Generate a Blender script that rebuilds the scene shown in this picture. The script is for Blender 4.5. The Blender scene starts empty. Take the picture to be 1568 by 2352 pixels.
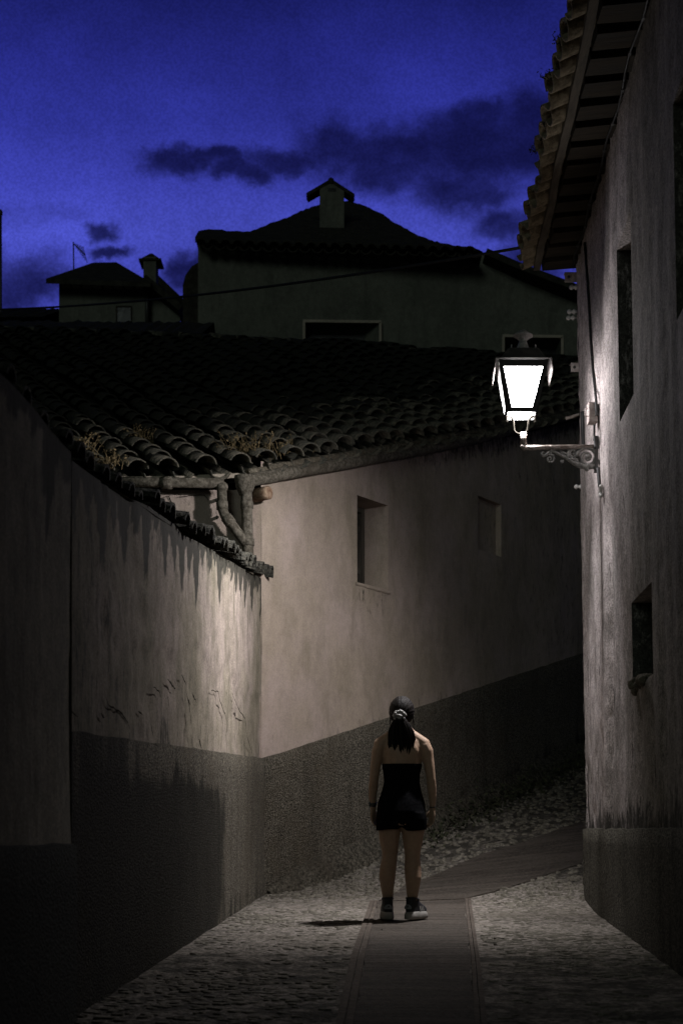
import bpy, bmesh, math, random
from math import sin, cos, pi, sqrt, radians, atan2, exp
from mathutils import Vector, Matrix, noise as mnoise

random.seed(7)
scene = bpy.context.scene
COL = scene.collection
EYE = 1.0347            # camera height over the street under it
F = 3267.0              # focal length in units of the measured frame (784 = centre, 1905 = horizon)
V = Vector


def at(x, y, Y):
    return V(((x - 784) / F * Y, Y, EYE + (1905 - y) / F * Y))


def nz(x, y, z, s=1.0):
    return mnoise.noise(V((x * s, y * s, z * s)))


def sm(a, b, t):
    t = max(0.0, min(1.0, (t - a) / (b - a)))
    return t * t * (3 - 2 * t)


# ------------------------------------------------------------------ mesh helper
class MB:
    def __init__(self):
        self.v, self.f, self.d, self.sm = [], [], {}, []

    def add(self, vs, fs, smooth=True):
        o = len(self.v)
        self.v += [tuple(p) for p in vs]
        self.f += [tuple(i + o for i in f) for f in fs]
        self.sm += [smooth] * len(fs)
        return o

    def box(self, c, s, rot=None, taper=1.0):
        hx, hy, hz = s[0] / 2, s[1] / 2, s[2] / 2
        vs = []
        for z in (-1, 1):
            k = taper if z > 0 else 1.0
            for x, y in ((-1, -1), (1, -1), (1, 1), (-1, 1)):
                p = V((x * hx * k, y * hy * k, z * hz))
                if rot is not None:
                    p = rot @ p
                vs.append(V(c) + p)
        self.add(vs, [(3, 2, 1, 0), (4, 5, 6, 7), (0, 1, 5, 4), (1, 2, 6, 5), (2, 3, 7, 6), (3, 0, 4, 7)], False)

    def bar(self, a, b, w, h, up=(0, 0, 1)):
        a, b = V(a), V(b)
        d = (b - a).normalized()
        s = d.cross(V(up)).normalized()
        u = s.cross(d)
        vs = []
        for p in (a, b):
            for i, j in ((-1, -1), (1, -1), (1, 1), (-1, 1)):
                vs.append(p + s * i * w / 2 + u * j * h / 2)
        self.add(vs, [(3, 2, 1, 0), (4, 5, 6, 7), (0, 1, 5, 4), (1, 2, 6, 5), (2, 3, 7, 6), (3, 0, 4, 7)], False)

    def tube(self, pts, r, n=8, caps=True, flat=1.0, smooth=True):
        pts = [V(p) for p in pts]
        m = len(pts)
        rs = r if isinstance(r, (list, tuple)) else [r] * m
        rings = []
        up = None
        for i, p in enumerate(pts):
            t = (pts[min(i + 1, m - 1)] - pts[max(i - 1, 0)])
            if t.length < 1e-9:
                t = V((0, 0, 1))
            t.normalize()
            if up is None:
                up = V((0, 0, 1)) if abs(t.z) < 0.9 else V((0, 1, 0))
            s = t.cross(up)
            if s.length < 1e-5:
                s = t.cross(V((1, 0, 0)))
            s.normalize()
            up = s.cross(t).normalized()
            rings.append([p + s * cos(2 * pi * k / n) * rs[i] + up * sin(2 * pi * k / n) * rs[i] * flat for k in range(n)])
        vs = [q for ring in rings for q in ring]
        fs = []
        for i in range(m - 1):
            for k in range(n):
                a, b = i * n + k, i * n + (k + 1) % n
                fs.append((a, b, b + n, a + n))
        if caps:
            fs.append(tuple(range(n - 1, -1, -1)))
            fs.append(tuple((m - 1) * n + k for k in range(n)))
        self.add(vs, fs, smooth)

    def loft(self, rings, smooth=True, caps=True):
        n = len(rings[0])
        vs = [q for ring in rings for q in ring]
        fs = []
        for i in range(len(rings) - 1):
            for k in range(n):
                a, b = i * n + k, i * n + (k + 1) % n
                fs.append((a, b, b + n, a + n))
        if caps:
            fs.append(tuple(range(n - 1, -1, -1)))
            fs.append(tuple((len(rings) - 1) * n + k for k in range(n)))
        self.add(vs, fs, smooth)

    def lathe(self, prof, c, n=16, axis=None, smooth=True):
        """prof = [(r, h)...] turned about axis through c"""
        ax = V(axis or (0, 0, 1)).normalized()
        s = ax.cross(V((0, 1, 0)) if abs(ax.y) < 0.9 else V((1, 0, 0))).normalized()
        u = s.cross(ax)
        self.loft([[V(c) + ax * h + (s * cos(2 * pi * k / n) + u * sin(2 * pi * k / n)) * max(r, 1e-4) for k in range(n)] for r, h in prof], smooth)

    def ball(self, c, r, n=10, m=6, sc=(1, 1, 1)):
        rings = []
        for i in range(m + 1):
            a = -pi / 2 + pi * i / m
            rr = max(cos(a), 0.02)
            rings.append([V(c) + V((cos(2 * pi * k / n) * rr * r * sc[0], sin(2 * pi * k / n) * rr * r * sc[1], sin(a) * r * sc[2])) for k in range(n)])
        self.loft(rings)

    def build(self, name, mat, parent=None, dirt=None, soil=None, **kw):
        me = bpy.data.meshes.new(name)
        me.from_pydata(self.v, [], self.f)
        me.validate()
        if len(me.polygons) == len(self.sm):
            me.polygons.foreach_set('use_smooth', self.sm)
        if dirt is not None:
            at_ = me.attributes.new('dirt', 'FLOAT', 'POINT')
            at_.data.foreach_set('value', dirt)
        if soil is not None:
            at_ = me.attributes.new('soil', 'FLOAT', 'POINT')
            at_.data.foreach_set('value', [soil(V(p)) for p in self.v])
        me.update()
        o = bpy.data.objects.new(name, me)
        COL.objects.link(o)
        if mat:
            me.materials.append(mat)
        if parent is not None:
            o.parent = parent
            o.matrix_parent_inverse = parent.matrix_basis.inverted()
        for k, v in kw.items():
            o[k] = v
        return o


def thing(name, label, cat, loc=(0, 0, 0), group=None):
    o = bpy.data.objects.new(name, None)
    COL.objects.link(o)
    o.empty_display_size = 0.1
    o.location = loc
    o['label'] = label
    o['category'] = cat
    if group:
        o['group'] = group
    return o


def tag(o, label=None, cat=None, group=None, kind=None):
    for k, v in (('label', label), ('category', cat), ('group', group), ('kind', kind)):
        if v:
            o[k] = v
    return o


# ------------------------------------------------------------------ materials
class NT:
    def __init__(self, tree):
        self.t = tree

    def n(self, typ, **kw):
        nd = self.t.nodes.new(typ)
        ins = kw.pop('ins', {})
        for k, v in kw.items():
            setattr(nd, k, v)
        for k, v in ins.items():
            if isinstance(v, bpy.types.NodeSocket):
                self.t.links.new(v, nd.inputs[k])
            else:
                nd.inputs[k].default_value = v
        return nd

    def math(self, op, a, b=0.0, clamp=False):
        nd = self.n('ShaderNodeMath', operation=op, use_clamp=clamp)
        for i, v in enumerate((a, b)):
            if isinstance(v, bpy.types.NodeSocket):
                self.t.links.new(v, nd.inputs[i])
            else:
                nd.inputs[i].default_value = v
        return nd.outputs[0]

    def noise(self, vec, scale, detail=4, rough=0.55, sc3=None, dist=0.0):
        if sc3:
            vec = self.n('ShaderNodeMapping', ins={'Vector': vec, 'Scale': sc3}).outputs[0]
        return self.n('ShaderNodeTexNoise', ins={'Vector': vec, 'Scale': scale, 'Detail': detail, 'Roughness': rough, 'Distortion': dist}).outputs['Fac']

    def ramp(self, v, a, b, lo=0.0, hi=1.0):
        return self.n('ShaderNodeMapRange', interpolation_type='SMOOTHSTEP', ins={'Value': v, 'From Min': a, 'From Max': b, 'To Min': lo, 'To Max': hi}).outputs[0]

    def mix(self, f, a, b, blend='MIX'):
        nd = self.n('ShaderNodeMix', data_type='RGBA', blend_type=blend)
        for i, v in ((0, f), (6, a), (7, b)):
            if isinstance(v, bpy.types.NodeSocket):
                self.t.links.new(v, nd.inputs[i])
            elif i == 0:
                nd.inputs[0].default_value = v
            else:
                nd.inputs[i].default_value = (*v, 1) if len(v) == 3 else v
        return nd.outputs[2]


def material(name):
    m = bpy.data.materials.new(name)
    m.use_nodes = True
    t = m.node_tree
    b = t.nodes['Principled BSDF']
    return m, NT(t), b


def finish(nt, b, col, rough=0.9, bump=None, bs=0.4, bd=0.02, spec=0.25):
    if isinstance(col, bpy.types.NodeSocket):
        nt.t.links.new(col, b.inputs['Base Color'])
    else:
        b.inputs['Base Color'].default_value = (*col, 1)
    if isinstance(rough, bpy.types.NodeSocket):
        nt.t.links.new(rough, b.inputs['Roughness'])
    else:
        b.inputs['Roughness'].default_value = rough
    b.inputs['Specular IOR Level'].default_value = spec
    if bump is not None:
        bn = nt.n('ShaderNodeBump', ins={'Strength': bs, 'Distance': bd, 'Height': bump})
        nt.t.links.new(bn.outputs[0], b.inputs['Normal'])


def plaster(name, ca, cb, stain, streak=0.5, fine=0.35, dirtcol=(0.024, 0.024, 0.018), spots=0.0, bs=0.5, s1=(5, 5, 0.9), s2=(18, 18, 3.0)):
    m, nt, b = material(name)
    pos = nt.n('ShaderNodeNewGeometry').outputs['Position']
    big = nt.noise(pos, 0.9, 6, 0.6)
    blot = nt.noise(pos, 2.7, 5, 0.65, sc3=(1, 1, 0.6))
    st = nt.noise(pos, 1.0, 6, 0.65, sc3=s1)
    st2 = nt.noise(pos, 1.0, 5, 0.65, sc3=s2)
    grain = nt.noise(pos, 70, 3, 0.7)
    spots_n = nt.noise(pos, 24, 4, 0.75, sc3=(1, 1, 0.45))
    c = nt.mix(nt.ramp(big, 0.35, 0.65), ca, cb)
    c = nt.mix(nt.math('MULTIPLY', nt.ramp(st, 0.48, 0.72), streak), c, stain)
    c = nt.mix(nt.math('MULTIPLY', nt.ramp(blot, 0.46, 0.68), streak * 0.75), c, stain)
    c = nt.mix(nt.math('MULTIPLY', nt.ramp(st2, 0.45, 0.7), streak * 0.25), c, stain)
    if spots:
        c = nt.mix(nt.math('MULTIPLY', nt.ramp(spots_n, 0.56, 0.68), spots), c, dirtcol)
    soil = nt.n('ShaderNodeAttribute', attribute_name='soil').outputs['Fac']  # staining plus painted lamp falloff, stored per vertex
    sv = nt.math('MULTIPLY', soil, nt.ramp(st, 0.25, 0.7, 0.75, 1.1), True)
    c = nt.mix(sv, c, (stain[0] * 0.95, stain[1] * 0.93, stain[2] * 0.86))
    d = nt.n('ShaderNodeAttribute', attribute_name='dirt').outputs['Fac']  # carries real dirt and painted shade alike
    dv = nt.math('ADD', d, nt.math('MULTIPLY', nt.math('SUBTRACT', st2, 0.5), 1.5))
    dv = nt.math('ADD', dv, nt.math('MULTIPLY', nt.math('SUBTRACT', spots_n, 0.5), 1.5))
    c = nt.mix(nt.math('MULTIPLY', nt.ramp(dv, 0.40, 0.95), 0.9), c, dirtcol)
    g = nt.math('MULTIPLY', nt.ramp(grain, 0.3, 0.7, 1 - fine, 1.0 + fine * 0.4), nt.ramp(nt.noise(pos, 11, 6, 0.75), 0.3, 0.7, 1 - fine * 0.62, 1.0 + fine * 0.36))
    c = nt.mix(1.0, c, nt.n('ShaderNodeCombineColor', ins={0: g, 1: g, 2: g}).outputs[0], 'MULTIPLY')
    h = nt.math('ADD', nt.math('MULTIPLY', st, 0.55), nt.math('MULTIPLY', blot, 0.8))
    h = nt.math('ADD', h, nt.math('MULTIPLY', st2, 0.15))
    h = nt.math('ADD', h, nt.math('MULTIPLY', grain, 0.14))
    finish(nt, b, c, 0.92, h, bs, 0.035, 0.15)
    return m


def rough_mat(name, ca, cb, cc, scale=75, bs=0.9, bd=0.02, streak=0.3, rough=0.95, dk=0.8):
    m, nt, b = material(name)
    pos = nt.n('ShaderNodeNewGeometry').outputs['Position']
    vor = nt.n('ShaderNodeTexVoronoi', ins={'Vector': pos, 'Scale': scale}).outputs['Distance']
    big = nt.noise(pos, 1.3, 6, 0.65)
    gr = nt.noise(pos, scale * 0.8, 4, 0.8)
    st = nt.noise(pos, 1.0, 5, 0.6, sc3=(5, 5, 0.7))
    c = nt.mix(nt.ramp(gr, 0.40, 0.62), ca, cb)
    c = nt.mix(nt.math('MULTIPLY', nt.ramp(big, 0.45, 0.7), 0.6), c, cc)
    c = nt.mix(nt.math('MULTIPLY', nt.ramp(st, 0.45, 0.7), streak), c, (ca[0] * 0.5, ca[1] * 0.5, ca[2] * 0.5))
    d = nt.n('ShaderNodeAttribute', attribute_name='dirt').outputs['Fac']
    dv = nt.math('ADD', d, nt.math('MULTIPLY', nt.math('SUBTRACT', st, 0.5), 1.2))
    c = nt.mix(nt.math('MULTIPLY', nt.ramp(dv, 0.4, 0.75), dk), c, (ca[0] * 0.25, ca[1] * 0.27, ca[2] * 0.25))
    h = nt.math('ADD', nt.math('MULTIPLY', vor, -0.8), nt.math('MULTIPLY', gr, 0.8))
    finish(nt, b, c, rough, h, bs, bd, 0.15)
    return m


def simple(name, ca, cb, scale=12, rough=0.7, bs=0.25, spec=0.3, metal=0.0, sc3=None, bd=0.01):
    m, nt, b = material(name)
    pos = nt.n('ShaderNodeTexCoord').outputs['Object']
    n1 = nt.noise(pos, scale, 5, 0.65, sc3=sc3)
    n2 = nt.noise(pos, scale * 6, 3, 0.6, sc3=sc3)
    c = nt.mix(nt.ramp(n1, 0.35, 0.65), ca, cb)
    b.inputs['Metallic'].default_value = metal
    finish(nt, b, c, nt.ramp(n1, 0.3, 0.7, rough - 0.12, min(1, rough + 0.12)), nt.math('ADD', n1, nt.math('MULTIPLY', n2, 0.4)), bs, bd, spec)
    return m


def emitter(name, col, s):
    m = bpy.data.materials.new(name)
    m.use_nodes = True
    t = m.node_tree
    t.nodes.remove(t.nodes['Principled BSDF'])
    e = t.nodes.new('ShaderNodeEmission')
    e.inputs[0].default_value = (*col, 1)
    e.inputs[1].default_value = s
    t.links.new(e.outputs[0], t.nodes['Material Output'].inputs[0])
    return m


M = {}
M['plaster_far'] = plaster('lime plaster corner house', (0.375, 0.302, 0.262), (0.32, 0.262, 0.205), (0.205, 0.172, 0.125), 0.6, 0.15, s1=(3.2, 3.2, 1.1), s2=(12, 12, 5))
M['plaster_left'] = plaster('lime plaster garden wall', (0.36, 0.295, 0.258), (0.24, 0.208, 0.155), (0.12, 0.108, 0.075), 0.8, 0.35, s1=(3.4, 3.4, 0.75), s2=(13, 13, 3.2))
M['plaster_near'] = plaster('grey plaster near wall', (0.30, 0.27, 0.215), (0.23, 0.208, 0.165), (0.11, 0.102, 0.078), 0.8, 0.35, s1=(3.4, 3.4, 0.75), s2=(13, 13, 3.2))
M['plaster_right'] = plaster('rough lime plaster', (0.62, 0.545, 0.53), (0.52, 0.462, 0.45), (0.21, 0.195, 0.175), 0.7, 0.55, spots=0.55, bs=0.8, s1=(2.8, 2.8, 0.8), s2=(13, 13, 5.5))
M['plaster_back'] = plaster('plaster back house', (0.155, 0.158, 0.128), (0.125, 0.128, 0.104), (0.08, 0.08, 0.066), 0.5, 0.3)
M['trim_back'] = plaster('pale trim', (0.42, 0.36, 0.29), (0.36, 0.31, 0.25), (0.2, 0.18, 0.14), 0.3, 0.2)
M['plinth'] = rough_mat('pebbledash', (0.045, 0.040, 0.029), (0.24, 0.212, 0.165), (0.10, 0.082, 0.056), 72, 1.0, 0.03)
M['plinth_r'] = rough_mat('pebbledash right', (0.028, 0.026, 0.02), (0.20, 0.184, 0.148), (0.075, 0.068, 0.05), 72, 1.0, 0.03)
M['plinth_n'] = rough_mat('dark render', (0.02, 0.022, 0.018), (0.05, 0.05, 0.042), (0.028, 0.028, 0.022), 70, 0.7)
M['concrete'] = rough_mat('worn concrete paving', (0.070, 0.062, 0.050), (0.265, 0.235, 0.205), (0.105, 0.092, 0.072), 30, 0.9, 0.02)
M['stone'] = rough_mat('river cobble', (0.075, 0.068, 0.053), (0.185, 0.168, 0.138), (0.105, 0.092, 0.072), 24, 0.5, 0.012)
M['footing'] = rough_mat('rubble mortar', (0.04, 0.036, 0.027), (0.13, 0.115, 0.088), (0.06, 0.05, 0.036), 34, 1.0, 0.04)
M['tile'] = rough_mat('old clay tile', (0.05, 0.049, 0.040), (0.15, 0.132, 0.10), (0.04, 0.045, 0.038), 26, 0.8, 0.012, dk=0.96)
M['tile_r'] = rough_mat('clay tile underside', (0.13, 0.107, 0.07), (0.25, 0.208, 0.14), (0.15, 0.12, 0.078), 22, 0.6, 0.012)
M['tile_dark'] = rough_mat('dark back roof tile', (0.022, 0.021, 0.016), (0.045, 0.042, 0.032), (0.026, 0.026, 0.02), 8, 0.6, 0.03)
M['coping'] = rough_mat('mouldy coping tile', (0.02, 0.02, 0.016), (0.075, 0.07, 0.055), (0.03, 0.03, 0.025), 30, 0.9, 0.02)
M['gutter'] = rough_mat('cement pipe', (0.06, 0.053, 0.04), (0.155, 0.138, 0.11), (0.085, 0.07, 0.05), 30, 0.5, 0.01)
M['mortar'] = rough_mat('mortar bead', (0.09, 0.077, 0.056), (0.17, 0.15, 0.115), (0.11, 0.09, 0.062), 26, 0.9, 0.03)
M['wood_dark'] = simple('dark old wood', (0.02, 0.017, 0.012), (0.045, 0.037, 0.027), 3, 0.85, 0.6, 0.15, sc3=(1, 6, 6))
M['wood_grey'] = simple('grey batten wood', (0.055, 0.048, 0.037), (0.12, 0.105, 0.083), 3, 0.85, 0.6, 0.15, sc3=(6, 1, 6))
M['wood_win'] = simple('weathered shutter wood', (0.03, 0.027, 0.021), (0.06, 0.053, 0.042), 3, 0.8, 0.6, 0.2, sc3=(9, 9, 1))
M['wood_red'] = simple('reddish beam end', (0.12, 0.06, 0.038), (0.3, 0.22, 0.15), 14, 0.9, 0.8, 0.1, bd=0.03)
M['iron'] = simple('painted black iron', (0.02, 0.02, 0.02), (0.05, 0.047, 0.042), 25, 0.5, 0.3, 0.5)
M['iron_grey'] = simple('weathered grey iron', (0.13, 0.128, 0.122), (0.28, 0.27, 0.255), 40, 0.6, 0.6, 0.4)
M['iron_rust'] = simple('rust mottled iron', (0.10, 0.075, 0.06), (0.26, 0.23, 0.205), 22, 0.65, 0.4, 0.4)
M['flange'] = simple('stained pale brim metal', (0.07, 0.058, 0.053), (0.13, 0.114, 0.108), 16, 0.7, 0.3, 0.3)
M['plate'] = simple('peeling pale painted steel', (0.30, 0.245, 0.23), (0.46, 0.41, 0.385), 30, 0.75, 0.5, 0.2)
M['porcelain'] = simple('dirty porcelain', (0.4, 0.38, 0.36), (0.6, 0.58, 0.55), 20, 0.35, 0.1, 0.5)
M['soot'] = simple('sooty iron', (0.005, 0.005, 0.005), (0.014, 0.013, 0.012), 25, 0.6, 0.3, 0.25)
M['rubber'] = simple('black cable rubber', (0.012, 0.012, 0.012), (0.02, 0.02, 0.02), 20, 0.6, 0.1, 0.3)
M['hole'] = simple('unlit glass', (0.006, 0.006, 0.006), (0.012, 0.012, 0.011), 4, 0.35, 0.05, 0.3)
M['crack'] = simple('open crack', (0.012, 0.011, 0.009), (0.02, 0.018, 0.015), 20, 1.0, 0.1, 0.0)
M['weed'] = simple('dry weed', (0.10, 0.075, 0.038), (0.22, 0.165, 0.09), 20, 0.9, 0.2, 0.1)
M['weed_g'] = simple('dark green weed', (0.025, 0.03, 0.018), (0.06, 0.06, 0.036), 20, 0.9, 0.2, 0.1)
M['skin'] = simple('skin', (0.25, 0.165, 0.11), (0.29, 0.195, 0.132), 30, 0.55, 0.05, 0.3)
M['cloth'] = simple('black cloth', (0.0035, 0.0035, 0.004), (0.006, 0.006, 0.0065), 60, 1.0, 0.3, 0.0)
M['hair'] = simple('dark brown hair', (0.004, 0.003, 0.0026), (0.009, 0.0065, 0.005), 40, 0.55, 0.5, 0.1, sc3=(4, 4, 0.5))
M['scrunchie'] = simple('grey satin', (0.10, 0.095, 0.088), (0.22, 0.205, 0.19), 30, 0.5, 0.3, 0.4)
M['sole'] = simple('off-white rubber sole', (0.22, 0.21, 0.19), (0.30, 0.285, 0.26), 30, 0.7, 0.1, 0.3)
M['shoe'] = simple('black leather shoe', (0.01, 0.01, 0.011), (0.018, 0.018, 0.019), 30, 0.6, 0.15, 0.3)
M['heel'] = simple('grey heel tab', (0.13, 0.14, 0.15), (0.18, 0.19, 0.2), 40, 0.6, 0.1, 0.3)
M['strap'] = simple('black strap', (0.01, 0.01, 0.01), (0.016, 0.016, 0.016), 30, 0.4, 0.1, 0.5)
M['leaf'] = simple('dead leaf', (0.02, 0.017, 0.012), (0.05, 0.04, 0.026), 30, 0.9, 0.3, 0.1)
LAMP_COL = (1.0, 0.97, 0.99)


def frosted(name, s, clear=0.6):
    m = emitter(name, LAMP_COL, s)
    t = m.node_tree
    tr = t.nodes.new('ShaderNodeBsdfTransparent')
    mx = t.nodes.new('ShaderNodeMixShader')
    mx.inputs[0].default_value = 1 - clear
    t.links.new(tr.outputs[0], mx.inputs[1])
    t.links.new(t.nodes['Emission'].outputs[0], mx.inputs[2])
    t.links.new(mx.outputs[0], t.nodes['Material Output'].inputs[0])
    return m


M['bulb'] = emitter('lit lamp bulb', LAMP_COL, 60)
M['pane_left'] = frosted('frosted pane towards the street', 3.0, 0.6)
M['pane_back'] = frosted('frosted pane uphill', 34.0, 0.6)
M['pane_front'] = frosted('frosted pane downhill', 88.0, 0.42)
M['pane_right'] = frosted('frosted pane at the wall', 48.0, 0.45)

# brick channel material: thin courses laid across
mm, nt, bb = material('brown brick channel')
pos = nt.n('ShaderNodeNewGeometry').outputs['Position']
sw = nt.n('ShaderNodeMapping', ins={'Vector': pos, 'Scale': (1, 1, 1)}).outputs[0]
cr1 = nt.noise(sw, 1.0, 4, 0.6, sc3=(1.3, 10, 1))
cr2 = nt.noise(sw, 1.0, 4, 0.7, sc3=(9, 22, 1))
nn = nt.noise(pos, 5, 6, 0.7)
n3 = nt.noise(pos, 60, 3, 0.7)
c = nt.mix(nt.ramp(cr1, 0.42, 0.58), (0.046, 0.037, 0.029), (0.088, 0.072, 0.058))
c = nt.mix(nt.math('MULTIPLY', nt.ramp(cr2, 0.5, 0.66), 0.5), c, (0.044, 0.036, 0.03))
gr_ = nt.noise(pos, 34, 5, 0.75)
c = nt.mix(nt.math('MULTIPLY', nt.ramp(gr_, 0.46, 0.66), 0.55), c, (0.13, 0.115, 0.096))
c = nt.mix(nt.math('MULTIPLY', nt.ramp(gr_, 0.5, 0.34), 0.6), c, (0.03, 0.025, 0.02))
c = nt.mix(nt.math('MULTIPLY', nt.ramp(nn, 0.4, 0.65), 0.5), c, (0.075, 0.065, 0.053))
h = nt.math('ADD', nt.math('MULTIPLY', cr1, 0.9), nt.math('ADD', cr2, nt.math('MULTIPLY', gr_, 0.9)))
finish(nt, bb, c, 0.88, h, 1.0, 0.03, 0.2)
M['brick'] = mm

# ------------------------------------------------------------------ layout
B = V((-0.738, 13.1, 0))                 # street corner of the corner house
D = V((0.574, 0.819, 0)).normalized()    # its street side runs uphill this way
NF = V((D.y, -D.x, 0))                   # ... and faces this way
WL = V((0.0677, 1.0, 0)).normalized()    # garden wall, towards the corner
NL = V((WL.y, -WL.x, 0))
WR = V((0.0539, 1.0, 0)).normalized()    # house on the right
NR = V((-WR.y, WR.x, 0))


def ground(x, y):
    s = (x - B.x) * D.x + (y - B.y) * D.y
    e = 0.225 * (sqrt(s * s + 0.6) - 0.775) if s > 0 else 0.0
    e = min(e, 3.0 + 0.02 * max(0, e - 3.0))
    return 0.0331 * max(-40.0, min(y, 60.0)) + e


def ray_ground(x, y):
    dx, dz = (x - 784) / F, (1905 - y) / F
    Y = 2.0
    while Y < 40:
        if EYE + dz * Y < ground(dx * Y, Y):
            break
        Y += 0.004
    return V((dx * Y, Y, ground(dx * Y, Y)))


def far_t(x, off=0.0):
    """distance along the corner house's street side seen in column x"""
    k = (x - 784) / F
    b = B + NF * off
    t = (k * b.y - b.x) / (D.x - k * D.y)
    return t, b.y + t * D.y


def far_pt(t, z, off=0.0):
    p = B + D * t + NF * off
    return V((p.x, p.y, z))


# ground sheet -------------------------------------------------------------
def axis(segs):
    out = []
    for a, b, n in segs:
        out += [a + (b - a) * i / n for i in range(n)]
    out.append(segs[-1][1])
    return out


def sheet(name, left, right, mat, n=40, lift=0.02, m=6):
    """strip of paving between two outlines given on the ground"""
    def sample(pl, k):
        L = [0]
        for a, b in zip(pl, pl[1:]):
            L.append(L[-1] + (b - a).length)
        s = L[-1] * k
        for i in range(len(pl) - 1):
            if s <= L[i + 1] + 1e-9:
                return pl[i].lerp(pl[i + 1], (s - L[i]) / max(1e-9, L[i + 1] - L[i]))
        return pl[-1]
    mb = MB()
    vs = []
    for j in range(n + 1):
        a, b = sample(left, j / n), sample(right, j / n)
        for i in range(m + 1):
            p = a.lerp(b, i / m)
            if i in (0, m) and name == 'path':
                p = p + V((0.018 * nz(p.x, p.y, 3, 3.5) + 0.012 * nz(p.x, p.y, 8, 9), 0.012 * nz(p.x, p.y, 5, 6), 0))
            vs.append((p.x, p.y, ground(p.x, p.y) + lift))
    fs = [(j * (m + 1) + i, j * (m + 1) + i + 1, (j + 1) * (m + 1) + i + 1, (j + 1) * (m + 1) + i) for j in range(n) for i in range(m)]
    mb.add(vs, fs)
    k = m + 1
    for col in (0, m):                      # bedded edges
        e = [vs[j * k + col] for j in range(n + 1)]
        w = [p for q in e for p in (q, (q[0], q[1], q[2] - 0.05))]
        mb.add(w, [(2 * j, 2 * j + 2, 2 * j + 3, 2 * j + 1) for j in range(n)], False)
    for row in (0, n):
        e = [vs[row * k + i] for i in range(k)]
        w = [p for q in e for p in (q, (q[0], q[1], q[2] - 0.05))]
        mb.add(w, [(2 * j, 2 * j + 2, 2 * j + 3, 2 * j + 1) for j in range(m)], False)
    return tag(mb.build(name, mat), kind='structure')


G = lambda pts: [ray_ground(x, y) for x, y in pts]


def extend(pl, d):
    a = pl[0] + (pl[0] - pl[1]).normalized() * d
    return [a] + pl


ch_left = extend(G([(812, 2352), (838, 2200), (868, 2072)]), 6)
ch_right = extend(G([(1088, 2352), (1080, 2200), (1066, 2068)]), 6)
sheet('path', ch_left, ch_right, M['brick'], lift=0.008)
# second channel runs from the first one uphill round the corner
up_l = G([(868, 2071), (930, 2036), (1010, 2008), (1100, 1966), (1220, 1930), (1335, 1888)])
up_r = G([(1066, 2066), (1100, 2058), (1180, 2036), (1260, 2010), (1335, 1984), (1420, 1955)])
sheet('path', up_l, up_r, M['brick'], lift=0.012)
# raised border courses beside the lower channel
M['brick_edge'] = rough_mat('border brick', (0.058, 0.046, 0.037), (0.105, 0.088, 0.072), (0.07, 0.058, 0.047), 30, 0.6, 0.012)
for a, b in (([(772, 2352), (806, 2200), (850, 2072)], [(790, 2352), (821, 2200), (859, 2072)]),
             ([(794, 2352), (824, 2200), (860, 2072)], [(811, 2352), (837, 2200), (867, 2072)]),
             ([(1089, 2352), (1081, 2200), (1067, 2066)], [(1101, 2352), (1089, 2200), (1073, 2066)]),
             ([(1104, 2352), (1091, 2200), (1074, 2066)], [(1118, 2352), (1100, 2200), (1081, 2066)])):
    sheet('kerb_strip', extend(G(a), 6), extend(G(b), 6), M['brick_edge'], lift=0.016, m=2)


def in_path(x, y):
    def poly_x(pl, y):
        for a, b in zip(pl, pl[1:]):
            if min(a.y, b.y) <= y <= max(a.y, b.y) and abs(b.y - a.y) > 1e-6:
                return a.x + (b.x - a.x) * (y - a.y) / (b.y - a.y)
        return None
    if y < ch_left[-1].y + 0.1:
        l, r = poly_x(ch_left, y), poly_x(ch_right, y)
        if l is not None and r is not None:
            return l - 0.1 < x < r + 0.1
    poly = up_l + up_r[::-1]
    ins = False
    for i in range(len(poly)):
        a, b = poly[i], poly[i - 1]
        if (a.y > y) != (b.y > y) and x < (b.x - a.x) * (y - a.y) / (b.y - a.y) + a.x:
            ins = not ins
    return ins


gx = axis([(-400, -40, 8), (-40, -6, 8), (-6, -1.8, 6), (-1.8, 2.6, 44), (2.6, 12, 12), (12, 60, 8), (60, 400, 8)])
gy = axis([(-400, -40, 8), (-40, 4, 8), (4, 20, 100), (20, 60, 20), (60, 600, 10)])
g = MB()
vs = [(x, y, ground(x, y) + (0.006 * nz(x, y, 0, 2.5) + 0.002 * nz(x, y, 3, 9) - (0.002 if in_path(x, y) else 0) if -2 < x < 6 and 4 < y < 24 else 0)) for y in gy for x in gx]
nx = len(gx)
fs = [(j * nx + i, j * nx + i + 1, (j + 1) * nx + i + 1, (j + 1) * nx + i) for j in range(len(gy) - 1) for i in range(nx - 1)]
g.add(vs, fs)
def far_s(x, y):
    return (x - B.x) * D.x + (y - B.y) * D.y


tag(g.build('ground', M['concrete'], dirt=[max(0.66 * sm(0.6, 1.6, far_s(p[0], p[1])), 0.56 * sm(8.95, 8.35, p[1]), 0.42 * sm(-0.35, -0.75, p[0])) if -3 < p[0] < 8 and 6 < p[1] < 30 else 0.0 for p in g.v]), kind='structure')  # pale concrete patch; darker uphill, nearer the viewer and at the left


def wall_x_left(y):
    return B.x + (y - B.y) * 0.0677


def right_x(y, zr):
    return 2.02 + 0.0539 * (y - 12.1) + 0.018 * (2.83 - zr)


# river cobbles set in the paving
cb = MB()
rs = random.Random(3)


def street_ok(x, y):
    if y < 13.1:
        if x < wall_x_left(y) + 0.05:
            return False
    elif (x - B.x) * NF.x + (y - B.y) * NF.y < 0.1:
        return False
    if y < 12.2 and x > right_x(y, -0.6) - 0.03:
        return False
    return not in_path(x, y)


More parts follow.
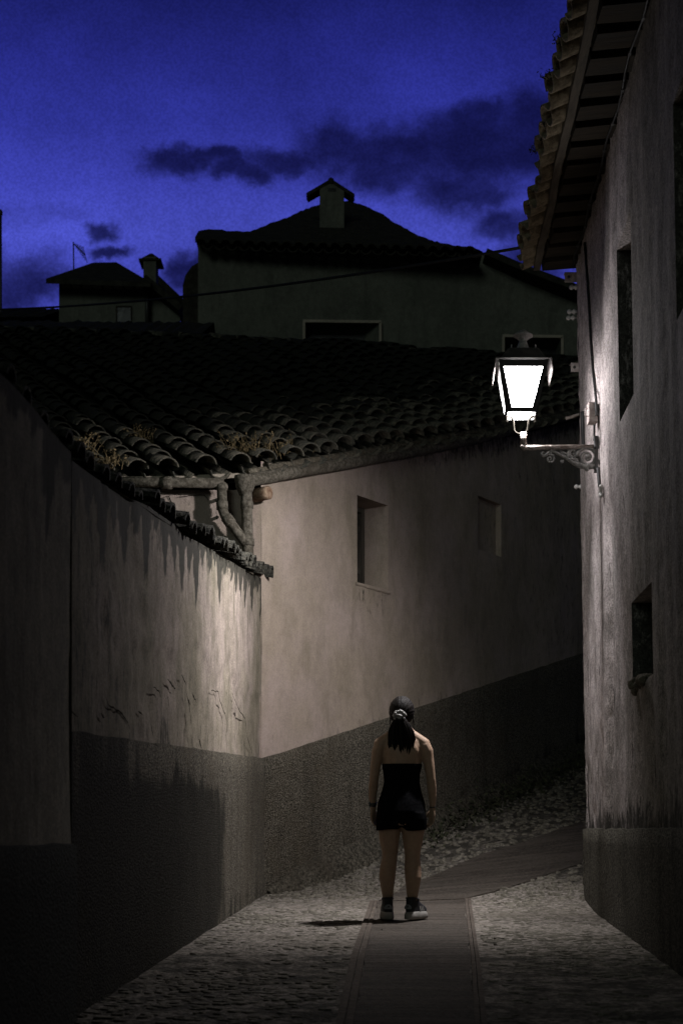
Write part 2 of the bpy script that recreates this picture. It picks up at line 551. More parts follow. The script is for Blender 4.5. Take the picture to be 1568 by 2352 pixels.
n_st = 0
for i in range(26000):
    y = rs.uniform(6.0, 20.5)
    x = rs.uniform(-1.5, 4.5)
    if n_st > 7000:
        break
    if not street_ok(x, y):
        continue
    far = y > 12.6 or (x - B.x) * D.x + (y - B.y) * D.y > 0.6
    worn = nz(x, y, 7, 0.9) + 0.4 * nz(x, y, 2, 3.0)
    if not far and rs.random() > 0.12 + 0.6 * sm(-0.1, 0.5, worn):
        continue
    a = rs.uniform(0, pi)
    r = rs.uniform(0.022, 0.052) * (1.0 if far else 0.95)
    if far and rs.random() < 0.5:
        continue
    q = rs.uniform(0.55, 0.9)
    h = rs.uniform(0.008, 0.016) if far else rs.uniform(0.0015, 0.0045)
    zg = ground(x, y) + 0.003
    k = 7
    vs = []
    for rr, hh in ((1.0, -0.012), (0.86, h * 0.6), (0.5, h)):
        for j in range(k):
            t = 2 * pi * j / k
            w = r * rr * (1 + 0.18 * sin(3 * t + i))
            px, py = cos(t) * w, sin(t) * w * q
            vs.append((x + px * cos(a) - py * sin(a), y + px * sin(a) + py * cos(a), ground(x, y + 0) + 0.003 + hh + (ground(x + px, y + py) - ground(x, y))))
    vs.append((x, y, zg + h * 1.05))
    fs = []
    for l in range(2):
        for j in range(k):
            fs.append((l * k + j, l * k + (j + 1) % k, (l + 1) * k + (j + 1) % k, (l + 1) * k + j))
    for j in range(k):
        fs.append((2 * k + j, 2 * k + (j + 1) % k, 3 * k))
    cb.add(vs, fs)
    n_st += 1
tag(cb.build('cobblestones', M['stone']), 'small rounded river cobbles set in the sloping street paving', 'cobblestones', kind='stuff')


# ------------------------------------------------------------------ walls
def breaks(a, b, step, extra=()):
    n = max(1, int(math.ceil((b - a) / step)))
    xs = [a + (b - a) * i / n for i in range(n + 1)]
    for e in extra:
        if a < e < b:
            xs = [x for x in xs if abs(x - e) > step * 0.4 or x in (a, b)]
            xs.append(e)
    return sorted(xs)


def wall_grid(P, N, u0, u1, z0, z1, step, top=None, bot=None, holes=(), amp=0.012, depth=0.3, dirtf=None, rough=None, jamb=0.0):
    """P(u,z) -> point on the face, N outward normal. holes = (ua, ub, za, zb, depth, splay)"""
    eu = [h[0] for h in holes] + [h[1] for h in holes]
    ez = [h[2] for h in holes] + [h[3] for h in holes]
    us, zs = breaks(u0, u1, step, eu), breaks(z0, z1, step, ez)
    mb = MB()
    vs, dirt = [], []
    for u in us:
        for z in zs:
            zz = z
            if top:
                zz = min(zz, top(u))
            if bot:
                zz = max(zz, bot(u))
            p = P(u, zz)
            a = amp
            for h in holes:
                if h[0] - 0.02 <= u <= h[1] + 0.02 and h[2] - 0.02 <= zz <= h[3] + 0.02:
                    a = 0
            o = a * (0.9 * nz(p.x, p.y, p.z, 0.9) + 0.5 * nz(p.x, p.y, p.z * 0.5, 3.0) + 0.25 * nz(p.x, p.y, p.z, 9.0))
            if rough and a:
                o += rough(u, zz)
            vs.append(p + N * o)
            dirt.append(dirtf(u, zz) if dirtf else 0.0)
    nzs = len(zs)
    fs = []
    for i in range(len(us) - 1):
        for j in range(nzs - 1):
            cu, cz = (us[i] + us[i + 1]) / 2, (zs[j] + zs[j + 1]) / 2
            if any(h[0] < cu < h[1] and h[2] < cz < h[3] for h in holes):
                continue
            q = [i * nzs + j, (i + 1) * nzs + j, (i + 1) * nzs + j + 1, i * nzs + j + 1]
            pts = []
            for k in q:
                if not pts or (vs[k] - vs[pts[-1]]).length > 1e-5:
                    pts.append(k)
            if len(pts) > 1 and (vs[pts[0]] - vs[pts[-1]]).length < 1e-5:
                pts.pop()
            if len(pts) >= 3:
                fs.append(tuple(pts))
    mb.add(vs, fs)
    for h in holes:
        ua, ub, za, zb, dp, sp = h
        A = [P(ua, za), P(ub, za), P(ub, zb), P(ua, zb)]
        uc, zc = (ua + ub) / 2, (za + zb) / 2
        I = [P(uc + (u - uc) * (1 - sp), zc + (z - zc) * (1 - sp * 0.4)) - N * dp for u, z in ((ua, za), (ub, za), (ub, zb), (ua, zb))]
        mb.add(A + I, [(0, 1, 5, 4), (1, 2, 6, 5), (3, 0, 4, 7)], False)
        mb.add([A[2], A[3], I[3], I[2]], [(0, 1, 2, 3)], False)
        dirt += [jamb] * 8 + [0.0] * 4
    return mb, dirt, vs


# ---- corner house on the left of the bend ---------------------------------
house = thing('corner_house', 'plastered corner house with sagging clay tile roof and corner downpipe, left of the bend', 'house', (B.x, B.y, 0.43))

EAVE_PX = [(632, 1106), (765, 1082), (903, 1056), (967, 1044), (1079, 1021), (1191, 993), (1331, 957)]
eave_tz = []
for x, y in EAVE_PX:
    t, Y = far_t(x)
    eave_tz.append((t, EYE + (1905 - y) / F * Y))
eave_tz = [(-0.3, eave_tz[0][1] - 0.03)] + eave_tz
t9, z9 = eave_tz[-1]
t8, z8 = eave_tz[-2]
eave_tz.append((12.0, z9 + (z9 - z8) / (t9 - t8) * (12 - t9)))


def lerp_tab(tab, t):
    for (a, za), (b, zb) in zip(tab, tab[1:]):
        if t <= b:
            return za + (zb - za) * (t - a) / (b - a)
    return tab[-1][1]


far_top = lambda t: lerp_tab(eave_tz, t)


def far_hole(x0, x1, ytop, ybot, dp, sp):
    ta, Ya = far_t(x0)
    tb, Yb = far_t(x1)
    Yc = Ya
    return (ta, tb, EYE + (1905 - ybot) / F * Yc, EYE + (1905 - ytop) / F * Yc, dp, sp)


w1 = far_hole(820, 891, 1137, 1337, 0.34, 0.0)
w2 = far_hole(1097, 1150, 1138, 1262, 0.07, 0.0)
PLY = [(605, 1743), (870, 1656), (1000, 1612), (1340, 1500)]
pl_tz = []
for x, y in PLY:
    t, Y = far_t(x)
    pl_tz.append((t, EYE + (1905 - y) / F * Y))
pl_tz = [(-0.2, pl_tz[0][1])] + pl_tz + [(12, pl_tz[-1][1] + 0.235 * (12 - pl_tz[-1][0]))]
plinth_top = lambda t: lerp_tab(pl_tz, t)


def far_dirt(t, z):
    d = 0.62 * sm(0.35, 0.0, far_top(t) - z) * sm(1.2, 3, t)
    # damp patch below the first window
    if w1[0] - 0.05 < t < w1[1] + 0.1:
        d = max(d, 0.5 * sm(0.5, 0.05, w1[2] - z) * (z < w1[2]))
    d += 0.36 * sm(2.4, 6.5, t)  # darker uphill along the wall
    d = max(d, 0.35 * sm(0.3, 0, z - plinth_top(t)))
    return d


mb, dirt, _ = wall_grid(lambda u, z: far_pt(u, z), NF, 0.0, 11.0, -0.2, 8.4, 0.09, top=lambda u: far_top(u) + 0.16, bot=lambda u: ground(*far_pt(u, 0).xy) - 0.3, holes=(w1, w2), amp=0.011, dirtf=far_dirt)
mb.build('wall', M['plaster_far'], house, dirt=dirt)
# front piece facing down the street, from the corner to the left
FRONT_Y = 13.1


def front_dirt(u, z):
    return 0.3 * sm(0.5, 0.0, 3.95 - z)


mb, dirt, _ = wall_grid(lambda u, z: V((B.x - u, FRONT_Y, z)), V((0, -1, 0)), 0.0, 6.0, 0.0, 4.16, 0.1, amp=0.01, dirtf=front_dirt)
mb.build('wall', M['plaster_far'], house, dirt=dirt)

# plinth: rough render, standing proud of the wall
mb = MB()
us = breaks(0.0, 11.0, 0.12)
rows = 10
vs, dirt = [], []
for u in us:
    zt = plinth_top(u) + 0.012 * nz(u, 0, 5, 6)
    zb = ground(*far_pt(u, 0).xy) - 0.2
    for j in range(rows + 1):
        z = zb + (zt - zb) * j / rows
        p = far_pt(u, z, 0.03 + 0.008 * nz(u, z, 1, 4))
        vs.append(p)
        dirt.append(0.45 * sm(0.55, 0.1, z - zb - 0.2) + 0.25 * sm(2, 6, u))
    vs.append(far_pt(u, zt + 0.006, -0.01))
    dirt.append(0.3)
n = rows + 2
mb.add(vs, [(i * n + j, (i + 1) * n + j, (i + 1) * n + j + 1, i * n + j + 1) for i in range(len(us) - 1) for j in range(n - 1)])
mb.build('plinth', M['plinth'], house, dirt=dirt)
# sloping rubble footing along the foot of the wall
mb = MB()
us = breaks(0.05, 11.0, 0.07)
vs = []
for u in us:
    zg = ground(*far_pt(u, 0, 0.2).xy)
    h = (0.24 + 0.06 * nz(u, 1, 1, 2.5)) * sm(-0.25, 0.8, u)
    w = (0.17 + 0.05 * nz(u, 4, 2, 2) + 0.03 * nz(u, 4, 9, 8)) * sm(-0.3, 0.8, u)
    for o, z in ((0.02, h), (0.06, h * 0.86), (0.06 + w * 0.5, h * 0.42), (0.06 + w, -0.04)):
        vs.append(far_pt(u, zg + z + 0.022 * nz(u, o * 5, 2, 7), o + 0.014 * nz(u, o, 8, 9)))
mb.add(vs, [(i * 4 + j, (i + 1) * 4 + j, (i + 1) * 4 + j + 1, i * 4 + j + 1) for i in range(len(us) - 1) for j in range(3)])
mb.build('footing', M['footing'], house)


# windows in the street side: wooden frame, shutter leaf and a thin sill
def far_window(h, nm):
    ta, tb, za, zb, dp, sp = h
    base = far_pt(ta, za, -dp)
    fr = MB()
    off = -dp + 0.02
    e = 0.05
    for a, b in (((ta, za), (tb, za)), ((ta, zb), (tb, zb))):
        fr.bar(far_pt(a[0], a[1] + (e / 2 if a[1] == za else -e / 2), off), far_pt(b[0], b[1] + (e / 2 if a[1] == za else -e / 2), off), 0.05, e)
    for t in (ta + e / 2, tb - e / 2):
        fr.bar(far_pt(t, za + e, off), far_pt(t, zb - e, off), e, 0.05, up=NF)
    w = fr.build('window', M['wood_win'], house)
    sh = MB()
    off2 = off - 0.035
    k = 4
    for i in range(k):
        a = ta + e + (tb - ta - 2 * e) * i / k
        b2 = ta + e + (tb - ta - 2 * e) * (i + 1) / k - 0.008
        sh.bar(far_pt((a + b2) / 2, za + e, off2 + 0.004 * (i % 2)), far_pt((a + b2) / 2, zb - e, off2 + 0.004 * (i % 2)), b2 - a, 0.02, up=NF)
    for zz in (0.25, 0.75):
        z = za + (zb - za) * zz
        sh.bar(far_pt(ta + e, z, off2 + 0.02), far_pt(tb - e, z, off2 + 0.02), 0.018, 0.06)
    so = sh.build('shutter', M['wood_win'], w)
    so.matrix_parent_inverse = Matrix()
    so.parent = w
    bk = MB()
    bk.add([far_pt(ta, za, off2 - 0.03), far_pt(tb, za, off2 - 0.03), far_pt(tb, zb, off2 - 0.03), far_pt(ta, zb, off2 - 0.03)], [(0, 1, 2, 3)], False)
    o = bk.build('pane', M['hole'], None)
    o.parent = w
    if nm:
        sl = MB()
        c0, c1 = far_pt(ta - 0.03, za - 0.015, -dp * 0.3), far_pt(tb + 0.03, za - 0.02, -dp * 0.3)
        vs = []
        for i in range(13):
            p = c0.lerp(c1, i / 12)
            for o_, zz in ((-dp * 0.6, 0.014), (dp * 0.3 + 0.012, 0.010), (dp * 0.3 + 0.014, -0.012), (dp * 0.3 + 0.0, -0.022)):
                vs.append(p + NF * (o_ + 0.006 * nz(i, o_, 3, 1.7)) + V((0, 0, zz + 0.008 * nz(i, o_, 8, 1.3))))
        sl.add(vs, [(i * 4 + j, (i + 1) * 4 + j, (i + 1) * 4 + j + 1, i * 4 + j + 1) for i in range(12) for j in range(3)])
        o = sl.build('sill', M['plaster_far'], None)
        o.parent = w


far_window(w1, True)
mb = MB()
ta, tb, za, zb, dp_, _ = w2
mb.add([far_pt(ta, za, -dp_), far_pt(tb, za, -dp_), far_pt(tb, zb, -dp_), far_pt(ta, zb, -dp_)], [(0, 1, 2, 3)], False)
mb.build('niche', M['plaster_far'], house, dirt=[0.3] * 4)


# ---- roof of the corner house ----------------------------------------------
def add_tile(mb, p, u, s, n, r0, r1, L, th=0.014, convex=True, seg=6, lift=0.0, rim=0.25):
    sg = 1 if convex else -1
    A = []
    for q, r, rr in ((p + n * lift, r0, r0 - th), (p + u * L, r1, r1 - th)):
        for rad in (r, rr):
            for k in range(seg + 1):
                a = -1.38 + 2.76 * k / seg
                A.append(q + s * rad * sin(a) + n * sg * (rad * cos(a) * 0.92 - r0 * 0.2))
    m = seg + 1
    fs = []
    for k in range(seg):
        fs.append((k, k + 1, 2 * m + k + 1, 2 * m + k))                     # outside
        fs.append((m + k + 1, m + k, 3 * m + k, 3 * m + k + 1))             # inside
        fs.append((k + 1, k, m + k, m + k + 1))                             # thick lower edge
    o = len(mb.v)
    dl = mb.__dict__.setdefault('dl', [])
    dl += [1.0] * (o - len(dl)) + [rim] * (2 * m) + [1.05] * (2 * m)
    mb.add(A, fs, True)


PHI = radians(26)
UP2 = V((-sin(PHI), cos(PHI), 0))
ridge_pts = [at(-900, 745, 20.6), at(0, 768, 20.6), at(480, 786, 20.6), at(820, 808, 21.4), at(1330, 840, 23.0), at(1900, 880, 25.0)]


def ridge_hit(p):
    for a, b in zip(ridge_pts, ridge_pts[1:]):
        d = b - a
        den = UP2.x * (-d.y) + UP2.y * d.x
        if abs(den) < 1e-9:
            continue
        wx, wy = a.x - p.x, a.y - p.y
        s = (wx * (-d.y) + wy * d.x) / den
        k = (UP2.x * wy - UP2.y * wx) / den
        if s > 0 and -1e-6 <= k <= 1 + 1e-6:
            return a.lerp(b, k)
    return None


EDGE_PX = [(575, 1078), (645, 1063), (750, 1047), (826, 1034), (902, 1026), (1000, 1010), (1190, 976), (1335, 944)]
edge_tz = []
for x, y in EDGE_PX:
    t, Y = far_t(x, 0.12)
    edge_tz.append((t, EYE + (1905 - y) / F * Y))
edge_tz.append((12.5, edge_tz[-1][1] + (edge_tz[-1][1] - edge_tz[-2][1]) / (edge_tz[-1][0] - edge_tz[-2][0]) * (12.5 - edge_tz[-1][0])))
front_px = [(575, 1078), (470, 1086), (380, 1091), (290, 1093), (220, 1096), (-200, 1105)]
eave = []
for x, y in front_px[::-1]:
    eave.append(at(x, y, 12.98))
for t, z in edge_tz[1:]:
    eave.append(far_pt(t, z, 0.12))
perp = V((UP2.y, -UP2.x, 0))    # across the columns
roof = MB()
SP = 0.268
cols = []
acc = -random.random() * 0.1
for a, b in zip(eave, eave[1:]):
    L = (b - a).dot(perp)
    while acc < L:
        cols.append(a.lerp(b, acc / L))
        acc += SP
    acc -= L
rr = random.Random(11)
for ci, e0 in enumerate(cols):
    for kind in (0, 1):
        e = e0 + perp * (SP / 2 if kind else 0)
        if kind and ci + 1 < len(cols):
            e = e0.lerp(cols[ci + 1], 0.5)
        r_ = ridge_hit(e)
        if r_ is None:
            continue
        run = (r_ - e)
        Lt = run.length
        u = run.normalized()
        s = V((u.y, -u.x, 0)).normalized()
        nrm = s.cross(u).normalized()
        k = 0
        d = -rr.uniform(0.0, 0.05)
        sag = rr.uniform(-0.03, 0.03)
        while d < Lt:
            ex = rr.uniform(0.27, 0.34)
            wob = s * ((0.05 if rr.random() < 0.07 else 0.016) * rr.uniform(-1, 1) + 0.03 * nz(e.x, d, ci, 0.8)) + nrm * (sag * sin(pi * d / Lt) + 0.05 * nz(e.x * 0.6, d * 0.5, 3, 1))
            p = e + u * d + wob
            uu = (u + s * rr.uniform(-0.07, 0.07) + nrm * rr.uniform(-0.02, 0.03)).normalized()
            if kind:  # rim colour darkens up the slope, painting the fade of the lamp light
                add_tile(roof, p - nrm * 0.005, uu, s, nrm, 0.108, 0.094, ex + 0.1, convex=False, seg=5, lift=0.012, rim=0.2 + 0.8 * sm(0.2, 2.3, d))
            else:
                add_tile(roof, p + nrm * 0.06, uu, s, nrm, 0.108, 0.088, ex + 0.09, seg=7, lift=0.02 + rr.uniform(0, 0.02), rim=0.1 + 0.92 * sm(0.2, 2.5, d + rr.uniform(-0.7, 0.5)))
            d += ex
            k += 1
# deck below the tiles, from the eave to the ridge and down behind it
dk = []
for p in eave:
    h = ridge_hit(p)
    if h:
        dk.append((p + V((0, 0.05, -0.10)), h + V((0, 0, -0.06))))
vs = []
for a, b in dk:
    vs += [a, b, b + V((-1.0, 4.0, -2.6))]
roof.add(vs, [(i * 3 + j, (i + 1) * 3 + j, (i + 1) * 3 + j + 1, i * 3 + j + 1) for i in range(len(dk) - 1) for j in range(2)], False)
# ridge tiles
for a, b in zip(ridge_pts, ridge_pts[1:]):
    L = (b - a).length
    n = int(L / 0.38)
    u = (b - a).normalized()
    for i in range(n):
        p = a.lerp(b, i / n)
        add_tile(roof, p + V((0, 0, 0.02 + 0.02 * nz(p.x, p.y, 3, 2))), u, V((u.y, -u.x, 0)), V((0, 0, 1)), 0.15, 0.13, 0.42, seg=5)
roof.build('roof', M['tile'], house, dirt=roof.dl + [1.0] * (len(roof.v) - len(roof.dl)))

# gutters, downpipes and the rest of the corner
gt = MB()
pts = [at(572, 1104, 12.99)]
for t, z in [(0.2, far_top(0.2))] + eave_tz[2:]:
    for dt in (0,):
        pts.append(far_pt(t, z + 0.055 + 0.012 * nz(t, 1, 2, 3), 0.07))
fine = []
for a, b in zip(pts, pts[1:]):
    for i in range(6):
        p = a.lerp(b, i / 6)
        fine.append(p + V((0, 0, 0.008 * nz(p.x, p.y, 1, 5))))
fine.append(pts[-1])
gt.tube(fine, 0.062, 10)
gt.build('gutter', M['gutter'], house)
mo = MB()
pts2 = [p + V((0, 0, 0.078)) - NF * 0.01 for p in fine]
mo.tube([p + V((0, 0, 0.012 * nz(p.x, p.y, 4, 9))) for p in pts2], [0.035 + 0.012 * nz(p.x, p.z, 9, 7) for p in pts2], 8)
mo.build('mortar_bed', M['mortar'], house)

g2 = MB()
ya = 12.93
a, b = at(236, 1106, ya), at(514, 1110, ya)
g2.tube([a, a.lerp(b, 0.5), b], 0.046, 12)
c = a.lerp(b, 0.53)
g2.tube([c - V((0.05, 0, 0.004)), c + V((0.05, 0, -0.004))], 0.058, 12)
el = [at(505, 1112, ya), at(509, 1122, ya), at(510, 1138, ya), at(511, 1170, ya), at(516, 1183, ya), at(528, 1198, ya), at(548, 1226, 12.95), at(568, 1252, 12.97)]
g2.tube(el, 0.045, 12)
c = at(510, 1128, ya)
g2.ball(c + V((0, 0, 0.035)), 0.056)
g2.tube([at(510, 1152, ya), at(511, 1170, ya)], 0.054, 12)
g2.tube([at(519, 1187, ya), at(531, 1203, ya)], 0.054, 12)
g2.build('gutter', M['gutter'], house)
dp = MB()
yd = 12.98
dp.tube([at(566, 1118, yd), at(567, 1180, yd), at(569, 1250, yd), at(572, 1345, yd)], 0.052, 14)
for yy, x in ((1160, 567), (1246, 569.5)):
    dp.tube([at(x, yy - 8, yd), at(x, yy + 8, yd)], 0.060, 14)
dp.lathe([(0.055, -0.1), (0.085, -0.03), (0.098, 0.05), (0.1, 0.07), (0.09, 0.07)], at(563, 1112, yd), 14)
dp.build('downpipe', M['gutter'], house)
be = MB()
c = at(607, 1133, 13.0)
c = far_pt(far_t(607, 0.08)[0], c.z, 0.0)
rim = []
be.lathe([(0.062, -0.05), (0.066, 0.10), (0.064, 0.13), (0.045, 0.137), (0.0, 0.13)], c, 12, axis=NF)
be.v = [tuple(V(p) + V((0.008 * nz(*p, 18), 0.008 * nz(p[0], p[1] + 4, p[2], 18), 0.012 * nz(p[0], p[1], p[2] + 9, 14)))) for p in be.v]
be.build('beam_end', M['wood_red'], house)
eb = MB()
a, b = at(455, 1097, 13.03), at(566, 1092, 13.03)
eb.bar(a, b, 0.02, 0.045)
a2 = at(225, 1099, 13.05)
eb.bar(a2, a, 0.018, 0.03)
eb.build('eave_board', M['trim_back'], house)
# pipe brackets
for x, y in ((498, 1148), (499, 1188)):
    k = MB()
    k.tube([at(x, y, 12.95), at(x, y, 13.1)], 0.016, 8)
    k.build('pipe_bracket', M['iron_rust'], house)
# open cracks in the front plaster
ck = MB()


def crack(mb, pts, w, off):
    L = len(pts)
    vs = []
    for i, p in enumerate(pts):
        d = (pts[min(i + 1, L - 1)] - pts[max(i - 1, 0)]).normalized()
        s = d.cross(off).normalized()
        ww = w * (0.35 + 0.65 * sin(pi * (i + 0.5) / L)) * random.uniform(0.6, 1.3)
        vs += [p + off * 0.004 - s * ww / 2, p + off * 0.004 + s * ww / 2]
    mb.add(vs, [(2 * i, 2 * i + 2, 2 * i + 3, 2 * i + 1) for i in range(L - 1)], False)


def crack_obj(pts, w, off, parent):
    mb = MB()
    crack(mb, pts, w, off)
    mb.build('plaster_crack', M['crack'], parent)


def wiggle(pl, n=5, a=0.012):
    out = []
    for p, q in zip(pl, pl[1:]):
        for i in range(n):
            r = p.lerp(q, i / n)
            out.append(r + V((0, a * nz(r.x, r.y, r.z, 22), a * nz(r.z, r.x, r.y, 20))))
    out.append(pl[-1])
    return out


fy = FRONT_Y - 0.012
for pl, w in (([(388, 1140), (396, 1158), (398, 1180), (406, 1206), (412, 1230)], 0.02), ([(405, 1143), (440, 1138), (470, 1137), (480, 1150)], 0.008), ([(392, 1138), (360, 1150), (340, 1156)], 0.008)):
    crack_obj(wiggle([at(x, y, fy) for x, y in pl], 4, 0.008), w, V((0, -1, 0)), house)

# ---- garden wall running down the left side --------------------------------
TOP_PX = [(-400, 820), (0, 885), (50, 938), (100, 996), (145, 1042), (200, 1083), (250, 1117), (300, 1145), (345, 1163), (400, 1204), (420, 1228), (470, 1253), (500, 1270), (540, 1296), (570, 1312), (597, 1327)]
top_tab = []
for x, y in TOP_PX:
    Y = 13.1 * 405 / (1005 - x) if x > -300 else 3.8
    top_tab.append((Y, EYE + (1905 - y) / F * Y))
top_tab[0] = (0.0, top_tab[1][1] - 0.12)
top_tab = [(-6.0, top_tab[0][1] - 0.15)] + top_tab
YS = 6.15    # where the near stretch begins


def left_pt(y, z, off=0.0):
    p = V((wall_x_left(y), y, z))
    return p + NL * off


gw = thing('garden_wall', 'stained plaster garden wall with ragged tile coping meeting the house corner', 'wall', (wall_x_left(9.5) - 0.15, 9.5, ground(-1, 9.5)))
ltop = lambda y: lerp_tab(top_tab, y)
lpl = [(YS - 0.2, EYE + (1905 - 1683) / F * 6.17), (13.1, EYE + (1905 - 1743) / F * 13.1)]
lplinth = lambda y: lerp_tab(lpl, y)


def spike(y, ft, per=0.27):
    """dark runs under the gaps of the coping, longer and shorter by turns"""
    q = y + 0.05 * nz(y, 0, 7, 3)
    c = math.floor(q / per)
    a = abs(q / per - c - 0.5) * 2
    ln = 0.10 + 0.34 * abs(nz(c * 7.3, 1, 2, 1.37)) * 2
    return sm(1.15, 0.75, ft / max(0.02, ln * (1.05 - a) ** 0.8))


def left_dirt(y, z):
    ft = ltop(y) - z
    d = max(0.30 * sm(0.75, 0.1, ft), 1.3 * spike(y, ft), 0.6 * spike(y + 0.11, ft, 0.19))  # tile-end shadows and damp runs put into the colour
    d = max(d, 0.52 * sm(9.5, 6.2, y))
    fb = z - lplinth(y)
    d = max(d, (0.34 + 0.3 * sm(0.2, 0.5, nz(y, z, 2, 1.6))) * sm(0.55, 0.05, fb) * sm(6.5, 8.5, y))
    return d


def scar(y, z):
    fb = z - lplinth(y)
    k = sm(0.75, 0.45, fb + 0.25 * nz(y, z, 4, 1.3)) * sm(6.3, 9.0, y)
    return -0.014 * sm(0.35, 0.6, k + 0.5 * nz(y * 1.5, z, 9, 4)) + 0.010 * k * nz(y * 2, z, 1, 7) - 0.012 * sm(0.22, 0.30, nz(y * 0.8, z, 31, 1.1) + 0.25 * nz(y, z, 2, 6))


mb, dirt, _ = wall_grid(lambda u, z: left_pt(u, z), NL, YS, 13.1, -0.2, 3.6, 0.045, top=ltop, bot=lambda u: 0.0331 * u - 0.3, amp=0.012, dirtf=left_dirt, rough=scar)
# back and top so the wall has thickness
for a, b in zip([YS, 7.5, 9, 10.5, 12], [7.5, 9, 10.5, 12, 13.09]):
    mb.add([left_pt(a, ltop(a)), left_pt(b, ltop(b)), left_pt(b, ltop(b), -0.34), left_pt(a, ltop(a), -0.34), left_pt(a, 0, -0.34), left_pt(b, 0, -0.34)], [(0, 1, 2, 3), (3, 2, 5, 4)], False)
    dirt += [0.9] * 6
mb.build('wall', M['plaster_left'], gw, dirt=dirt, soil=lambda p: 0.6 * sm(10.4, 6.6, p.y + 0.8 * nz(p.y, p.z, 3, 0.9)))  # stained plaster, also painted darker away from the lamp as falloff
mb = MB()
us = breaks(YS, 13.1, 0.1)
vs, dirt = [], []
for u in us:
    zt = lplinth(u) + 0.012 * nz(u, 3, 5, 5)
    zb = 0.0331 * u - 0.2
    for j in range(11):
        z = zb + (zt - zb) * j / 10
        vs.append(left_pt(u, z, 0.03 + 0.01 * nz(u, z, 1, 3)))
        dd = 0.95 * sm(11.6, 9.6, u + 0.6 * nz(u, z, 6, 2.2)) * sm(0.0, 0.35, zt - z + 0.12 * nz(u, z, 3, 4))
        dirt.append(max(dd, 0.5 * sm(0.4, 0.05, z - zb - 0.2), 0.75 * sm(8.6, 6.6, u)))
    vs.append(left_pt(u, zt + 0.008, -0.01))
    dirt.append(0.4)
n = 12
mb.add(vs, [(i * n + j, (i + 1) * n + j, (i + 1) * n + j + 1, i * n + j + 1) for i in range(len(us) - 1) for j in range(n - 1)])
mb.build('plinth', M['plinth'], gw, dirt=dirt)


def coping(y0, y1, step, parent, topf, seed):
    mb = MB()
    r = random.Random(seed)
    y = y0
    while y < y1:
        w = step * r.uniform(0.8, 1.15)
        yc = y + w / 2
        out = r.uniform(0.015, 0.06) + (0.045 if yc > 8.8 else 0)
        drop = r.uniform(0.0, 0.05)
        c = left_pt(yc, topf(yc) + 0.035 - drop * 0.3, out)
        u = (-NL + V((0, r.uniform(-0.08, 0.08), 0.16))).normalized()
        s = WL
        nrm = s.cross(u).normalized()
        if nrm.z < 0:
            nrm = -nrm
        rad = w * r.uniform(0.36, 0.5) * (0.62 if yc < 8.5 else 0.9)
        add_tile(mb, c, u, s, nrm, rad, rad * 0.85, 0.42, th=0.018, seg=6)
        y += w
    return mb.build('coping', M['coping'], parent)


coping(YS + 0.02, 13.02, 0.27, gw, ltop, 5)
ck = MB()
CR = [([(143, 1602), (150, 1624), (162, 1634), (176, 1646)], 0.03), ([(240, 1595), (248, 1620), (276, 1638), (292, 1660), (298, 1674)], 0.022),
      ([(352, 1578), (364, 1588), (368, 1602)], 0.03), ([(384, 1560), (394, 1574), (402, 1582)], 0.03), ([(416, 1550), (426, 1572)], 0.035),
      ([(425, 1585), (432, 1612), (436, 1640), (438, 1664)], 0.03), ([(440, 1592), (450, 1614)], 0.04), ([(484, 1586), (500, 1588), (504, 1610), (516, 1640), (520, 1662)], 0.035),
      ([(532, 1592), (548, 1632), (562, 1650), (566, 1690), (578, 1730)], 0.03), ([(456, 1696), (462, 1720)], 0.04), ([(316, 1632), (326, 1642)], 0.03), ([(230, 1640), (238, 1648)], 0.03), ([(384, 1600), (388, 1626)], 0.03), ([(346, 1664), (350, 1690)], 0.03)]


def left_ray(x, y, off=0.0):
    k = (x - 784) / F
    y0 = B.y
    # X = wall_x_left(Y)+off
    Y = (B.x - 0.0677 * B.y + off) / (k - 0.0677)
    return V((k * Y, Y, EYE + (1905 - y) / F * Y))


for pl, w in CR:
    pts = [left_ray(x, y, 0.006) for x, y in pl]
    crack_obj(wiggle(pts, 5, 0.012), w * 0.42, NL, gw)
rc = random.Random(21)
for i in range(22):
    x = rc.gauss(450, 60)
    if not 330 < x < 585:
        continue
    y = rc.uniform(1590, 1720)
    p = left_ray(x, y, 0.006)
    L = rc.uniform(0.02, 0.09)
    crack_obj([p, p + V((0, rc.uniform(-.02, .02), -L * 0.5)), p + V((0, rc.uniform(-.02, .02), -L))], rc.uniform(0.004, 0.012), NL, gw)

# ---- nearest stretch of wall at the left edge --------------------------------
nw = thing('garden_wall', 'dark streaked wall at the left edge, nearest the viewer, with a low dark base', 'wall', (wall_x_left(3.5) - 0.1, 3.5, ground(-1.4, 3.5)))
NO = 0.045


def near_dirt(y, z):
    return max(1.2 * spike(y, ltop(y) - z), 0.4 * sm(0.5, 0.0, ltop(y) - z), 0.15)


mb, dirt, _ = wall_grid(lambda u, z: left_pt(u, z, NO), NL, -5.0, YS, -0.5, 3.2, 0.06, top=ltop, bot=lambda u: ground(-1.3, u) - 0.3, amp=0.012, dirtf=near_dirt)
mb.add([left_pt(YS, -0.3, NO), left_pt(YS, -0.3, -0.34), left_pt(YS, ltop(YS), -0.34), left_pt(YS, ltop(YS), NO)], [(0, 1, 2, 3)], False)
dirt += [0.4] * 4
for a, b in ((-5, 0), (0, 3), (3, YS)):
    mb.add([left_pt(a, ltop(a), NO), left_pt(b, ltop(b), NO), left_pt(b, ltop(b), -0.34), left_pt(a, ltop(a), -0.34)], [(0, 1, 2, 3)], False)
    dirt += [0.9] * 4
mb.build('wall', M['plaster_near'], nw, dirt=dirt)
mb = MB()
us = breaks(-5.0, YS + 0.01, 0.15)
vs = []
zt = EYE - 0.066
